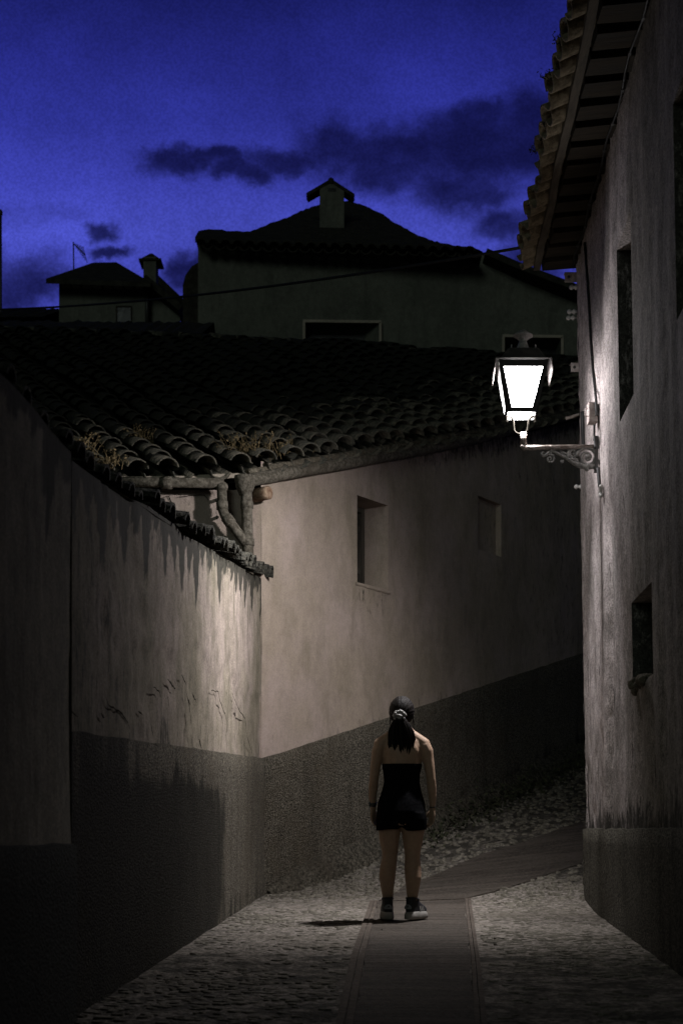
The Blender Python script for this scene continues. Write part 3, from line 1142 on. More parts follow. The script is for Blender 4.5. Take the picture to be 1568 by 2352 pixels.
for u in us:
    zb = ground(-1.3, u) - 0.2
    z1 = zt + 0.008 * nz(u, 3, 5, 4)
    for j in range(7):
        z = zb + (z1 - zb) * j / 6
        vs.append(left_pt(u, z, NO + 0.02 + 0.006 * nz(u, z, 1, 3)))
    vs.append(left_pt(u, z1 + 0.01, NO - 0.01))
mb.add(vs, [(i * 8 + j, (i + 1) * 8 + j, (i + 1) * 8 + j + 1, i * 8 + j + 1) for i in range(len(us) - 1) for j in range(7)])
e = left_pt(YS + 0.01, 0, 0)
mb.add([left_pt(YS + 0.01, -0.1, NO + 0.02), left_pt(YS + 0.01, -0.1, 0), left_pt(YS + 0.01, zt, 0), left_pt(YS + 0.01, zt, NO + 0.02)], [(0, 1, 2, 3)], False)
mb.build('plinth', M['plinth_n'], nw, dirt=[0.2] * len(mb.v))
coping(-5, YS, 0.27, nw, ltop, 9)

# ---- house on the right ------------------------------------------------------
YC = 12.1
EZ = EYE + 4.80
rh = thing('house', 'tall rough plastered house with deep tiled eaves on the right, carrying the lamp', 'house', (2.2, 10.0, ground(2.2, 10.0)))


def rpt(y, z, off=0.0):
    return V((right_x(y, z - EYE), y, z)) + NR * off


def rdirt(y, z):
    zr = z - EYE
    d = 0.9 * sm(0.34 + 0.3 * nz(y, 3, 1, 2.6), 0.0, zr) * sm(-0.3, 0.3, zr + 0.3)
    d = max(d, 0.40 * sm(9.4, 8.2, y) * sm(3.0, 0.5, zr))  # darker towards the viewer
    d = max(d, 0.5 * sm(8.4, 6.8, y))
    return d


def rrough(y, z):
    zr = z - EYE
    o = 0.012 * nz(y * 2.2, 3, z * 0.25, 2.0)                      # tall trowelled folds
    o += 0.020 * sm(2.3, 0.6, zr) * nz(y * 1.5, 9, z * 0.4, 3.0)
    o += 0.006 * nz(y, 5, z * 0.8, 11)
    o -= 0.010 * sm(0.02, 0.10, nz(y * 1.1, 21, z * 0.55, 1.5) + 0.35 * nz(y, 4, z, 5.0)) * sm(9.4, 10.4, y)
    o -= 0.034 * exp(-((y - 10.40 - 0.05 * nz(z, 1, 2, 0.8)) / 0.07) ** 2) * sm(2.9, 2.0, zr)
    o += 0.018 * exp(-((y - 10.62 - 0.05 * nz(z, 1, 2, 0.8)) / 0.09) ** 2) * sm(2.9, 1.6, zr)
    return o


def rhole(yf, yn, zt, zb, dp):
    return (yn, yf, EYE + zb, EYE + zt, dp, 0.0)


H1 = rhole(9.68, 9.05, 3.94, 2.77, 0.33)
H2 = rhole(9.30, 8.50, 1.48, 0.93, 0.30)
H3 = rhole(7.55, 6.85, 3.85, 2.7, 0.33)
H4 = rhole(7.15, 6.4, 1.46, 0.9, 0.30)
mb, dirt, _ = wall_grid(lambda u, z: rpt(u, z), NR, -5.0, YC - 0.12, -0.4, EZ + 0.12, 0.048, holes=(H1, H2, H3, H4), amp=0.010, dirtf=rdirt, rough=rrough, jamb=0.95)  # window jambs coloured dark as shade, soffits left pale
# rounded, chipped far corner and the return wall
nb = 8
zs = breaks(-0.3, EZ + 0.12, 0.06)
vs = []
for i in range(nb + 1):
    a = (pi / 2) * i / nb
    for z in zs:
        p = rpt(YC - 0.12, z, 0)
        chip = 0.014 * nz(i * 0.3, 2, z, 6) + 0.008 * nz(i * 0.3, 8, z, 18)
        cx, cy = p.x + 0.12, p.y
        rad = 0.12 + chip
        vs.append(V((cx - cos(a) * rad, cy + sin(a) * rad, z)) + (NR * rrough(YC - 0.12, z) if i == 0 else V((0, 0, 0))))
n = len(zs)
vs2 = [V((9.0, YC, z)) for z in zs]
mb.add(vs + vs2, [(i * n + j, (i + 1) * n + j, (i + 1) * n + j + 1, i * n + j + 1) for i in range(nb + 1) for j in range(n - 1)])
dirt += [rdirt(YC, p[2]) for p in vs + vs2]
mb.build('wall', M['plaster_right'], rh, dirt=dirt, soil=lambda p: 0.9 * sm(9.75, 8.7, p.y + 0.3 * nz(p.y, p.z, 3, 0.6)) if p.y < 11.8 else 0.0)  # lamp falloff painted in: plaster darkens towards the viewer
# plinth
mb = MB()
us = breaks(-5.0, YC - 0.1, 0.1)
vs, dirt = [], []
for u in us + [None] * 6 + ['end']:
    for j in range(9):
        if isinstance(u, float):
            zb = ground(1.9, u) - 0.2
            z = zb + (EYE + 0.012 * nz(u, 1, 2, 5) - zb) * j / 8
            vs.append(rpt(u, z, 0.03 + 0.012 * nz(u, z, 1, 5)))
        dirt.append(0) if False else None
    if isinstance(u, float):
        vs.append(rpt(u, EYE + 0.012, -0.01))
for i in range(1, 7):
    a = pi / 2 * i / 6
    zb = 0.15
    for j in range(9):
        z = zb + (EYE - zb) * j / 8
        p = rpt(YC - 0.12, z)
        rad = 0.15 + 0.02 * nz(i * 0.4, 1, z, 6) + (0.03 if j < 3 else 0)
        vs.append(V((p.x + 0.12 - cos(a) * rad, p.y + sin(a) * rad, z)))
    p = rpt(YC - 0.12, EYE)
    vs.append(V((p.x + 0.12 - cos(a) * 0.1, p.y + sin(a) * 0.1, EYE + 0.012)))
for j in range(9):
    vs.append(V((9, YC + 0.03, 0.15 + (EYE - 0.15) * j / 8)))
vs.append(V((9, YC - 0.02, EYE + 0.012)))
m = len(vs) // 10
mb.add(vs, [(i * 10 + j, (i + 1) * 10 + j, (i + 1) * 10 + j + 1, i * 10 + j + 1) for i in range(m - 1) for j in range(9)])
mb.build('plinth', M['plinth_r'], rh, dirt=[0.35 * sm(11, 8.5, p[1]) for p in vs])
# window leaves at the back of the recesses
for h, nm in ((H1, 1), (H2, 2), (H3, 1), (H4, 2)):
    yn, yf, zb, zt, d_, _ = h
    fr = MB()
    e = 0.05
    o = -d_ + 0.02
    for z in (zb + e / 2, zt - e / 2):
        fr.bar(rpt(yn, z, o), rpt(yf, z, o), 0.05, e)
    for y in (yn + e / 2, yf - e / 2, (yn + yf) / 2):
        fr.bar(rpt(y, zb + e, o), rpt(y, zt - e, o), e, 0.05, up=NR)
    w = fr.build('window', M['wood_win'], rh)
    pn = MB()
    pn.add([rpt(yn, zb, o - 0.015), rpt(yf, zb, o - 0.015), rpt(yf, zt, o - 0.015), rpt(yn, zt, o - 0.015)], [(0, 1, 2, 3)], False)
    pn.build('pane', M['hole']).parent = w
# lump of broken render on the sill of the lower window
lump = MB()
rc = random.Random(4)
for i in range(16):
    y = rc.uniform(8.72, 9.2)
    lump.ball(rpt(y, EYE + 0.93 + rc.uniform(-0.05, 0.04), rc.uniform(-0.03, 0.035)), rc.uniform(0.02, 0.045), 8, 5, (0.8, 1.5, 0.8))
lump.v = [tuple(V(p) + V((nz(*p, 30), nz(p[1], p[2], p[0], 30), nz(p[2], p[0], p[1], 30))) * 0.01) for p in lump.v]
lump.build('broken_sill', M['mortar'], rh)
# scars and grooves in the lower plaster
ck = MB()
for i in range(26):
    y = rc.uniform(8.0, 11.8)
    z = EYE + rc.uniform(0.2, 2.3)
    if 8.3 < y < 9.4 and z < EYE + 1.6 and z > EYE + 0.8:
        continue
    L = rc.uniform(0.05, 0.32)
    crack_obj([rpt(y, z, 0.016), rpt(y + rc.uniform(-.03, .03), z - L * 0.3, 0.014), rpt(y + rc.uniform(-.03, .03), z - L * 0.65, 0.014), rpt(y + rc.uniform(-.03, .03), z - L, 0.016)], rc.uniform(0.006, 0.024), NR, rh)

# eaves: rafters, boarding, fascia and tiles
OV, OB = 0.47, 0.30       # tile edge and batten, measured out from the wall
wx = lambda y: right_x(y, 4.8)
yr = 12.0
rfirst = None
i = 0
while yr > 4.4:
    k = MB()
    hgt = 0.10 + 0.01 * nz(yr, 0, 0, 3)
    wd = 0.19 + 0.02 * nz(yr, 5, 0, 5)
    a = V((wx(yr) + 0.12, yr, EZ + 0.035))
    b = V((wx(yr) - OB + 0.02 + 0.02 * nz(yr, 3, 3, 4), yr, EZ - 0.005))
    k.bar(a, b, wd, hgt)
    k.v = [tuple(V(p) + V((0, 0.006 * nz(p[0], p[1], p[2], 9), 0.008 * nz(p[0] + 5, p[1], p[2], 9)))) for p in k.v]
    k.build('rafter', M['wood_dark'], rh)
    yr -= 0.285 + 0.02 * nz(yr, 8, 0, 2)
sb = MB()
vs = []
ys = breaks(-5.0, YC + 0.02, 0.3)
for y in ys:
    vs += [V((wx(y) + 0.3, y, EZ + 0.085)), V((wx(y) - OB - 0.03, y, EZ + 0.02))]
sb.add(vs, [(2 * i, 2 * i + 1, 2 * i + 3, 2 * i + 2) for i in range(len(ys) - 1)], False)
sb.build('soffit_board', M['tile_r'], rh)
fa = MB()
pts = [V((wx(y) - OB - 0.025 + 0.012 * nz(y, 2, 4, 2.2), y, EZ - 0.012 + 0.015 * nz(y, 7, 1, 1.9))) for y in breaks(3.0, YC, 0.12)]
for a, b in zip(pts, pts[1:]):
    fa.bar(a, b, 0.055, 0.075)
fa.build('fascia_board', M['wood_grey'], rh)
rt = MB()
y = YC - 0.02
rr = random.Random(5)
k = 0
while y > 2.5:
    x0 = wx(y)
    u = V((0.93, rr.uniform(-0.06, 0.03), 0.36)).normalized()
    s = V((0, 1, 0))
    nrm = u.cross(s).normalized()
    if nrm.z < 0:
        nrm = -nrm
    p = V((x0 - OV + rr.uniform(-0.035, 0.02), y, EZ + 0.02 + rr.uniform(-0.012, 0.012)))
    d = 0
    for q in range(6):
        add_tile(rt, p + u * d, u, s, nrm, 0.105, 0.09, 0.48, convex=False, seg=7, th=0.016, lift=0.0)
        add_tile(rt, p + u * (d + rr.uniform(.0, .05)) + V((0, -0.105, 0)) + nrm * 0.035, u, s, nrm, 0.09, 0.08, 0.48, seg=7, th=0.016)
        d += 0.38
    y -= 0.205 + rr.uniform(-0.012, 0.012)
    k += 1
vs = []
for yy in (-5, YC):
    vs += [V((wx(yy) - 0.25, yy, EZ + 0.16)), V((wx(yy) + 3.2, yy, EZ + 1.5)), V((wx(yy) + 6.5, yy, EZ + 0.2))]
rt.add(vs, [(0, 1, 4, 3), (1, 2, 5, 4)], False)
vs = [V((wx(YC) + 0.1, YC - 0.02, EZ)), V((wx(YC) + 3.2, YC - 0.02, EZ + 1.45)), V((9, YC - 0.02, EZ + 0.1))]
rt.add(vs, [(0, 1, 2)], False)
rt.build('roof', M['tile_r'], rh)

# ------------------------------------------------------------------ street lamp
YL = 10.85
SC = YL / F / 3.695     # metres per unit of the detail drawing


def L_(zx, zy, dy=0.0):
    x = (1350 + zx / 2.851) / 1.296
    y = (900 + zy / 2.851) / 1.296
    p = at(x, y, YL)
    p.y += dy
    return p


wallx = rpt(YL, EYE + 2.8).x
lamp = thing('street_lamp', 'lit lantern street lamp with four panes on a scrolled iron wall bracket', 'street lamp', (wallx, YL, EYE + 2.8))
HC = L_(575, 0).x
zl = lambda zy: L_(0, zy).z
roll = Matrix.Rotation(radians(-4.2), 4, 'Z') @ Matrix.Rotation(radians(1.4), 4, 'Y')
roll_c = V((HC, YL, zl(760)))


def tilt(mb):
    mb.v = [tuple(roll_c + (roll.to_3x3() @ (V(p) - roll_c))) for p in mb.v]
    return mb


def frustum(mb, w0, z0, w1, z1, smooth=False):
    vs = []
    for w, z in ((w0, z0), (w1, z1)):
        for i, j in ((-1, -1), (1, -1), (1, 1), (-1, 1)):
            vs.append((HC + i * w / 2, YL + j * w / 2, z))
    mb.add(vs, [(0, 1, 5, 4), (1, 2, 6, 5), (2, 3, 7, 6), (3, 0, 4, 7), (4, 5, 6, 7), (3, 2, 1, 0)], smooth)


WT, WB_ = 410 * SC, 255 * SC        # frame width at top and bottom
ZT, ZB = zl(552), zl(965)
hd = MB()
frustum(hd, 390 * SC, zl(540), 250 * SC, zl(426))
frustum(hd, 478 * SC, zl(549), 462 * SC, zl(538))
tilt(hd).build('hood', M['iron'], lamp)
for sx in (-1, 1):
    fl = MB()
    fl.box((HC + sx * 236 * SC, YL, zl(594)), (0.006, 470 * SC, 92 * SC), Matrix.Rotation(-sx * radians(10), 3, 'Y'))
    tilt(fl).build('brim_flap', M['flange'], lamp)
vt = MB()
vt.lathe([(73 * SC, 0.0), (66 * SC, 0.012), (48 * SC, 0.045), (32 * SC, 0.085), (34 * SC, 0.092), (55 * SC, 0.108), (80 * SC, 0.122), (84 * SC, 0.130), (60 * SC, 0.145), (32 * SC, 0.152), (26 * SC, 0.165), (10 * SC, 0.172)], (HC, YL, zl(426)), 20)
for sx in (-1, 1):
    for sy in (-1, 1):
        vt.lathe([(6 * SC, -0.005), (8 * SC, 0.008), (5 * SC, 0.014), (9 * SC, 0.022), (3 * SC, 0.03)], (HC + sx * 100 * SC, YL + sy * 100 * SC, zl(424)), 8)
tilt(vt).build('chimney_cap', M['iron_grey'], lamp)


def corner(i, j, k, inset=0.0):
    """k 0 = bottom, 1 = top of the lantern cage"""
    w = WB_ + (WT - WB_) * k - inset
    return V((HC + i * w / 2, YL + j * w / 2, ZB + (ZT - ZB) * k))


FRAME_T = 33 * SC
SIDES = [('front', (-1, -1), (1, -1)), ('right', (1, -1), (1, 1)), ('back', (1, 1), (-1, 1)), ('left', (-1, 1), (-1, -1))]
cage = MB()
for i, j in ((-1, -1), (1, -1), (1, 1), (-1, 1)):
    cage.bar(corner(i, j, 0, 0.02), corner(i, j, 1, 0.02), 0.014, 0.014, up=(i, j, 0))
for nm, a, b in SIDES:
    A0, B0, A1, B1 = corner(*a, 0), corner(*b, 0), corner(*a, 1), corner(*b, 1)
    mid = (A0 + B0 + A1 + B1) / 4
    nrm = (B0 - A0).cross(A1 - A0).normalized()
    if nrm.dot(mid - V((HC, YL, mid.z))) < 0:
        nrm = -nrm
    upv = ((A1 + B1) / 2 - (A0 + B0) / 2).normalized()
    sd = (B0 - A0).normalized()
    # flat border: top, bottom and two raking stiles
    t_top, t_bot, t_side = 56 * SC, 38 * SC, 43 * SC
    ins = lambda P, Q, w: None
    T0, T1 = A1, B1
    In = [A0 + upv * t_bot + sd * t_side, B0 + upv * t_bot - sd * t_side, B1 - upv * t_top - sd * t_side, A1 - upv * t_top + sd * t_side]
    Out = [A0, B0, B1, A1]
    vs = [p + nrm * 0.004 for p in Out] + [p + nrm * 0.004 for p in In] + [p - nrm * 0.008 for p in Out] + [p - nrm * 0.008 for p in In]
    fs = []
    for q in range(4):
        q2 = (q + 1) % 4
        fs += [(q, q2, 4 + q2, 4 + q), (8 + q2, 8 + q, 12 + q, 12 + q2), (4 + q, 4 + q2, 12 + q2, 12 + q)]
    cage.add(vs, fs, False)
    pn = MB()
    pn.add([p - nrm * 0.003 for p in In], [(0, 1, 2, 3)], False)
    tilt(pn).build('glass_pane', M['pane_' + nm], lamp)
tilt(cage).build('cage', M['soot'], lamp)
# bulb high in the cage, shining down through the open foot of the lantern
bu = MB()
bu.lathe([(0.012, 0.02), (0.03, 0.016), (0.05, 0.0), (0.05, -0.006), (0.0, -0.008)], (HC, YL, zl(610)), 12)
tilt(bu).build('bulb', M['bulb'], lamp)
so = MB()
so.lathe([(0.03, 0.0), (0.03, 0.06)], (HC, YL, zl(596)), 10)
tilt(so).build('lamp_socket', M['iron'], lamp)
# fork, knobs, elbow and arm
yk = MB()
for sx in (-1, 1):
    X = lambda v: HC + sx * v * SC
    yk.tube([(X(100), YL, zl(968)), (X(84), YL, zl(974)), (X(66), YL, zl(1000)), (X(62), YL, zl(1045)), (X(58), YL, zl(1085)), (X(42), YL, zl(1106)), (X(14), YL, zl(1118)), (X(0), YL, zl(1119))], 0.0085, 8)
    yk.lathe([(0.004, 0.0), (0.009, -0.012), (0.005, -0.024), (0.01, -0.034), (0.008, -0.044), (0.001, -0.05)], (X(118), YL, zl(972)), 8)
    yk.bar((X(128), YL, zl(970)), (X(96), YL, zl(970)), 0.012, 0.008)
tilt(yk).build('fork', M['crack'], lamp)
ar = MB()
px = L_(590, 0).x
ar.tube([(px, YL, zl(1105)), (px, YL, zl(1212))], 0.0235, 14)
ar.tube([(px, YL, zl(1130)), (px, YL, zl(1142))], 0.027, 14)
za = zl(1234)
ar.tube([(px, YL, zl(1205)), (px, YL, za + 0.006), (px + 0.006, YL, za), (px + 0.02, YL, za), (wallx + 0.02, YL, zl(1224))], [0.0225, 0.0225, 0.0225, 0.019, 0.017], 12)
ar.tube([(L_(822, 0).x, YL, zl(1215)), (L_(822, 0).x, YL, zl(1245))], 0.021, 12)
ar.build('arm', M['iron_rust'], lamp)
# scroll work
scr = MB()


def S(pts, r, n=8):
    scr.tube([L_(x, y) for x, y in pts], r, n)


def spiral(cx, cy, r0, r1, a0, a1, n=26, rad=0.008, tap=1.0):
    pts = []
    for i in range(n + 1):
        a = a0 + (a1 - a0) * i / n
        r = r0 + (r1 - r0) * i / n
        pts.append(L_(cx + r * cos(a), cy + r * sin(a)))
    scr.tube(pts, [rad * (1 - (1 - tap) * i / n) for i in range(n + 1)], 8)


S([(1222, 1402), (1180, 1392), (1120, 1398), (1060, 1385), (1000, 1352), (950, 1318), (900, 1290), (850, 1268), (822, 1262)], [0.017, 0.02, 0.021, 0.02, 0.017, 0.014, 0.012, 0.011, 0.010])
S([(822, 1262), (800, 1275), (780, 1296), (760, 1305), (745, 1295), (742, 1276), (756, 1270), (764, 1280)], [0.010, 0.011, 0.012, 0.011, 0.009, 0.009, 0.008, 0.006])
spiral(816, 1328, 40, 6, -1.9, 7.4, 30, 0.009, 0.7)
S([(822, 1232), (826, 1262), (820, 1290)], 0.008)
spiral(1130, 1318, 92, 10, 3.3, 3.3 + 12.2, 60, 0.015, 0.55)
spiral(1010, 1275, 30, 6, 2.6, 9.0, 24, 0.010, 0.6)
spiral(915, 1350, 14, 4, -1.0, 6, 16, 0.007, 0.7)
S([(1050, 1345), (1010, 1330), (985, 1300), (950, 1290), (925, 1275), (905, 1282), (898, 1270), (910, 1258)], [0.016, 0.016, 0.014, 0.012, 0.011, 0.010, 0.008, 0.006])
S([(985, 1300), (965, 1275), (975, 1258), (960, 1250)], [0.012, 0.011, 0.009, 0.006])
S([(1010, 1330), (1030, 1300), (1060, 1290)], [0.012, 0.011, 0.008])
for a in (0.4, -0.7, 1.6):
    scr.ball(L_(1130 + 96 * cos(a), 1318 + 96 * sin(a)), 0.02, 8, 6)
scr.ball(L_(1134, 1312), 0.021, 8, 6)
S([(1218, 1335), (1180, 1330)], 0.013)
S([(1222, 1418), (1196, 1408), (1180, 1385), (1195, 1350), (1215, 1300)], [0.010, 0.013, 0.013, 0.012, 0.009])
rc = random.Random(9)
for i in range(34):
    k = rc.random()
    x = 960 + 210 * k
    y = 1322 + (1392 - 1322) * min(1, k * 1.6) + rc.uniform(-14, 14)
    scr.ball(L_(x, y, rc.uniform(-0.014, 0.0)), rc.uniform(0.007, 0.013), 6, 4, (1.4, 0.8, 0.8))
scr.build('scroll_bracket', M['iron_grey'], lamp)
wp = MB()
wxl = lambda zy: rpt(YL, zl(zy)).x
wp.box((wxl(1290) - 0.012, YL, zl(1290)), (0.026, 0.05, 300 * SC))
for zy in (1165, 1410):
    wp.lathe([(0.011, 0), (0.009, 0.01)], (wxl(zy) - 0.024, YL, zl(zy)), 6, axis=(-1, 0, 0))
wp.build('mounting_plate', M['iron'], lamp)

li = bpy.data.lights.new('lamp_light', 'SPOT')
li.energy = 165
li.color = LAMP_COL
li.shadow_soft_size = 0.03
li.spot_size = radians(125)
li.spot_blend = 0.9
lo = bpy.data.objects.new('lamp_light', li)
COL.objects.link(lo)
lo.location = (HC, YL, zl(760))
lo.parent = lamp
lo.matrix_parent_inverse = lamp.matrix_basis.inverted()

sp = bpy.data.lights.new('lamp_beam', 'SPOT')
sp.energy = 1750
sp.color = LAMP_COL
sp.spot_size = radians(150)
sp.spot_blend = 1.0
sp.shadow_soft_size = 0.085
so_l = bpy.data.objects.new('lamp_beam', sp)
COL.objects.link(so_l)
so_l.location = (HC, YL, zl(640))
so_l.rotation_euler = V((-0.78, 0.20, -0.60)).to_track_quat('-Z', 'Y').to_euler()
so_l.parent = lamp
so_l.matrix_parent_inverse = lamp.matrix_basis.inverted()

# junction box, wires and ironmongery on the right-hand wall -------------------
jb = thing('junction_box', 'small grey junction box with a wire handle on the wall above the lamp arm', 'box', rpt(YL, zl(945)))
k = MB()
k.box((wxl(945) - 0.034, YL, zl(945)), (0.058, 0.10, 165 * SC))
k.box((wxl(945) - 0.066, YL, zl(945)), (0.008, 0.108, 172 * SC))
k.build('case', M['plate'], jb)
k = MB()
xx = wxl(940)
k.tube([(xx - 0.068, YL, zl(900)), (xx - 0.09, YL, zl(906)), (xx - 0.092, YL, zl(960)), (xx - 0.068, YL, zl(975))], 0.004, 6)
k.build('handle', M['plate'], jb)


def wall_cable(pts, r, name, label, off=0.012):
    mb = MB()
    P = [rpt(y, z, off) for y, z in pts]
    fine = []
    for a, b in zip(P, P[1:]):
        for i in range(5):
            fine.append(a.lerp(b, i / 5))
    fine.append(P[-1])
    mb.tube(fine, r, 6)
    o = mb.build(name, M['rubber'])
    tag(o, label, 'cable', 'cables on the right house')
    return o, fine


def clips(o, fine, step, w=0.03):
    for p in fine[::step]:
        q = MB()
        q.box(p, (0.02, w, 0.016))
        q.build('cable_clip', M['iron'], o)


zz = lambda yD, Y: EYE + (1905 - yD) / F * Y


def wall_yz(xD, yD):
    """point of the right wall seen at a place of the frame"""
    Y = 10.0
    for _ in range(40):
        Yn = right_x(Y, (1905 - yD) / F * Y) / ((xD - 784) / F)
        Y = 0.5 * Y + 0.5 * Yn
    return (Y, EYE + (1905 - yD) / F * Y)


o, fn = wall_cable([wall_yz(x, y) for x, y in ((1346, 560), (1352, 640), (1356, 700), (1360, 780), (1365, 850), (1372, 915), (1374, 952))], 0.011, 'cable', 'black cable hanging down the wall to the junction box', 0.014)
clips(o, fn, 6)
o, fn = wall_cable([wall_yz(x, y) for x, y in ((1373, 975), (1373, 1000), (1376, 1030))], 0.009, 'cable', 'short cable from the junction box down to the lamp plate', 0.03)
o, fn = wall_cable([wall_yz(x, y) for x, y in ((1377, 1075), (1379, 1098), (1381, 1118))], 0.013, 'cable', 'frayed cable end below the lamp plate', 0.016)
o, fn = wall_cable([wall_yz(x, y) for x, y in ((1341, 945), (1341, 985), (1343, 1028))], 0.016, 'cable', 'short black upright strap on the wall beside the rusty rod', 0.014)
# cable strung under the eaves
mb = MB()
pts = []
for i in range(40):
    y = 12.0 - 8.0 * i / 39
    pts.append(V((wx(y) - 0.03 - 0.01 * sin(i * 1.3), y, EZ - 0.055 + 0.012 * sin(i * 0.9))))
mb.tube(pts, 0.008, 6)
o = tag(mb.build('cable', M['rubber']), 'black cable clipped along the wall just under the eaves', 'cable', 'cables on the right house')
clips(o, pts, 2, 0.03)
ins_g = 'insulators on the far corner of the right house'


def insulator(xD, yD, label, r=0.022):
    Y = YC - 0.02
    c = at(xD, yD, Y)
    t = thing('insulator', label, 'insulator', c, ins_g)
    k = MB()
    k.lathe([(0.010, 0.05), (r * 0.7, 0.045), (r, 0.035), (r, 0.024), (r * 0.6, 0.018), (r * 0.6, 0.004), (r, -0.002), (r, -0.014), (r * 0.5, -0.02), (r * 0.45, -0.035)], c, 12, axis=(-1, 0, 0))
    k.build('spool', M['porcelain'], t)
    k = MB()
    k.tube([c + V((-0.02, 0, 0)), c + V((0.1, 0, 0))], 0.006, 6)
    k.build('pin', M['iron_rust'], t)


insulator(1320, 660, 'white insulator just below the topmost steel plate')
insulator(1315, 716, 'insulator in the middle of the wall edge, upper of a close pair')
insulator(1313, 730, 'insulator in the middle of the wall edge, lower of a close pair', 0.02)
insulator(1331, 1118, 'lone white insulator on the wall edge below the lamp arm')


def bracket(xa, ya, xb, yb, label):
    Y = YC - 0.03
    t = thing('steel_bracket', label, 'bracket', at(xb, (ya + yb) / 2, Y), 'steel brackets on the far corner of the right house')
    k = MB()
    c = (at(xa, ya, Y) + at(xb + 14, yb, Y)) / 2
    w = (xb + 14 - xa) / F * Y
    h = (yb - ya) / F * Y
    k.box(c, (w, 0.012, h))
    k.box(c + V((0, 0.03, h / 2)), (w, 0.06, 0.008))
    k.build('plate', M['plate'], t)
    k = MB()
    k.lathe([(0.013, 0.002), (0.011, 0.012)], c + V((-w * 0.28, -0.004, 0)), 8, axis=(0, -1, 0))
    k.build('bolt', M['iron'], t)


bracket(1296, 626, 1320, 648, 'pale steel bracket plate right below the eaves corner')
bracket(1310, 834, 1331, 854, 'pale steel bracket plate on the wall edge level with the lantern top')
mb = MB()
mb.tube([at(1298, 961, YC - 0.05), at(1314, 957, YC - 0.05), at(1336, 950, YC - 0.05)], 0.014, 8)
tag(mb.build('iron_rod', M['iron_rust']), 'short rusty iron rod sticking out of the wall edge behind the lamp', 'rod')
mb = MB()
rc = random.Random(2)
for i in range(9):
    Y, z = wall_yz(1381.5 + rc.uniform(-1.5, 1.5), 1118 + 24 * i / 9)
    mb.ball(rpt(Y, z, 0.012), rc.uniform(0.010, 0.019), 7, 5)
mb.build('patch_plaster', M['porcelain'], rh)

# overhead wire across the street
mb = MB()
A, C = at(1200, 568, 12.1), at(-120, 712, 21.0)
pts = []
for i in range(41):
    k = i / 40
    p = A.lerp(C, k)
    p.z -= 0.14 * 4 * k * (1 - k)
    pts.append(p)
mb.tube(pts, 0.013, 6)
tag(mb.build('overhead_cable', M['rubber']), 'slack black wire crossing the sky from the right eaves to the left', 'cable')

# ------------------------------------------------------------------ houses behind
YB = 28.0
bh = thing('house', 'large plain house on the hill behind with hipped roof and pale chimney', 'house', (1.5, YB + 1, ground(1.5, YB)))


def yb(x):
    return YB + 0.0006 * (x - 455)


wl = MB()
top = [(455, 556), (600, 560), (760, 564), (1095, 574), (1200, 622), (1340, 676), (1500, 740)]
WIN = [(701, 870, 741, 808), (1158, 1287, 775, 835)]
zs_bot = ground(0, YB) - 1
xs = sorted(set([455, 600, 760, 1095, 1200, 1340, 1500] + [w[0] for w in WIN] + [w[1] for w in WIN]))
topy = lambda x: lerp_tab(top, x)
for a, b in zip(xs, xs[1:]):
    ya, y2 = yb(a), yb(b)
    pa, pb = at(a, topy(a), ya), at(b, topy(b), y2)
    cut = next((w for w in WIN if w[0] <= a and b <= w[1]), None)
    n = 6

    def strip(za0, za1, zb0, zb1):
        vs = []
        for i in range(n + 1):
            vs += [V((pa.x, ya, za0 + (za1 - za0) * i / n)), V((pb.x, y2, zb0 + (zb1 - zb0) * i / n))]
        wl.add(vs, [(2 * i, 2 * i + 1, 2 * i + 3, 2 * i + 2) for i in range(n)], False)
    if cut:
        strip(at(a, cut[2], ya).z, pa.z, at(b, cut[2], y2).z, pb.z)
        strip(zs_bot, at(a, cut[3], ya).z, zs_bot, at(b, cut[3], y2).z)
    else:
        strip(zs_bot, pa.z, zs_bot, pb.z)
pa = at(455, 556, YB)
wl.add([V((pa.x, YB, zs_bot)), V((pa.x, YB, pa.z)), V((pa.x - 0.35, YB + 8, pa.z)), V((pa.x - 0.35, YB + 8, zs_bot))], [(0, 1, 2, 3)], False)
wl.build('wall', M['plaster_back'], bh)
for k, (x0, x1, y0, y1) in enumerate(WIN):
    Y = yb((x0 + x1) / 2)
    fr = MB()
    e = 6
    f = Y - 0.03
    for a, b in (((x0 - 2, y0), (x1 + 2, y0 + 2)), ):
        fr.bar(at(a[0] - e / 2, a[1] - e / 2, f), at(b[0] + e / 2, b[1] - e / 2, f), 0.06, e / F * Y)
    for x in (x0 - e / 2, x1 + e / 2):
        fr.bar(at(x, y0, f), at(x, y1, f), e / F * Y, 0.06, up=(0, -1, 0))
    w = fr.build('window', M['trim_back'], bh)
    xi = x1 - 32 if k == 0 else x1 - 4
    d = 0.45
    pn = MB()
    def deep(x, y):
        p = at(x, y, Y)
        return V((p.x, Y + d, p.z))
    pn.add([deep(x0, y0 + 10), deep(xi, y0 + 10), deep(xi, y1), deep(x0, y1)], [(0, 1, 2, 3)], False)
    pn.build('pane', M['hole']).parent = w
    jm = MB()
    jm.add([at(x1, y0, Y), at(x1, y1, Y), deep(xi, y1), deep(xi, y0 + 10), at(x0, y0, Y), deep(x0, y0 + 10), at(x0, y1, Y), deep(x0, y1)], [(0, 1, 2, 3), (0, 3, 5, 4), (4, 5, 7, 6), (6, 7, 2, 1)], False)
    jm.build('reveal', M['plaster_back']).parent = w
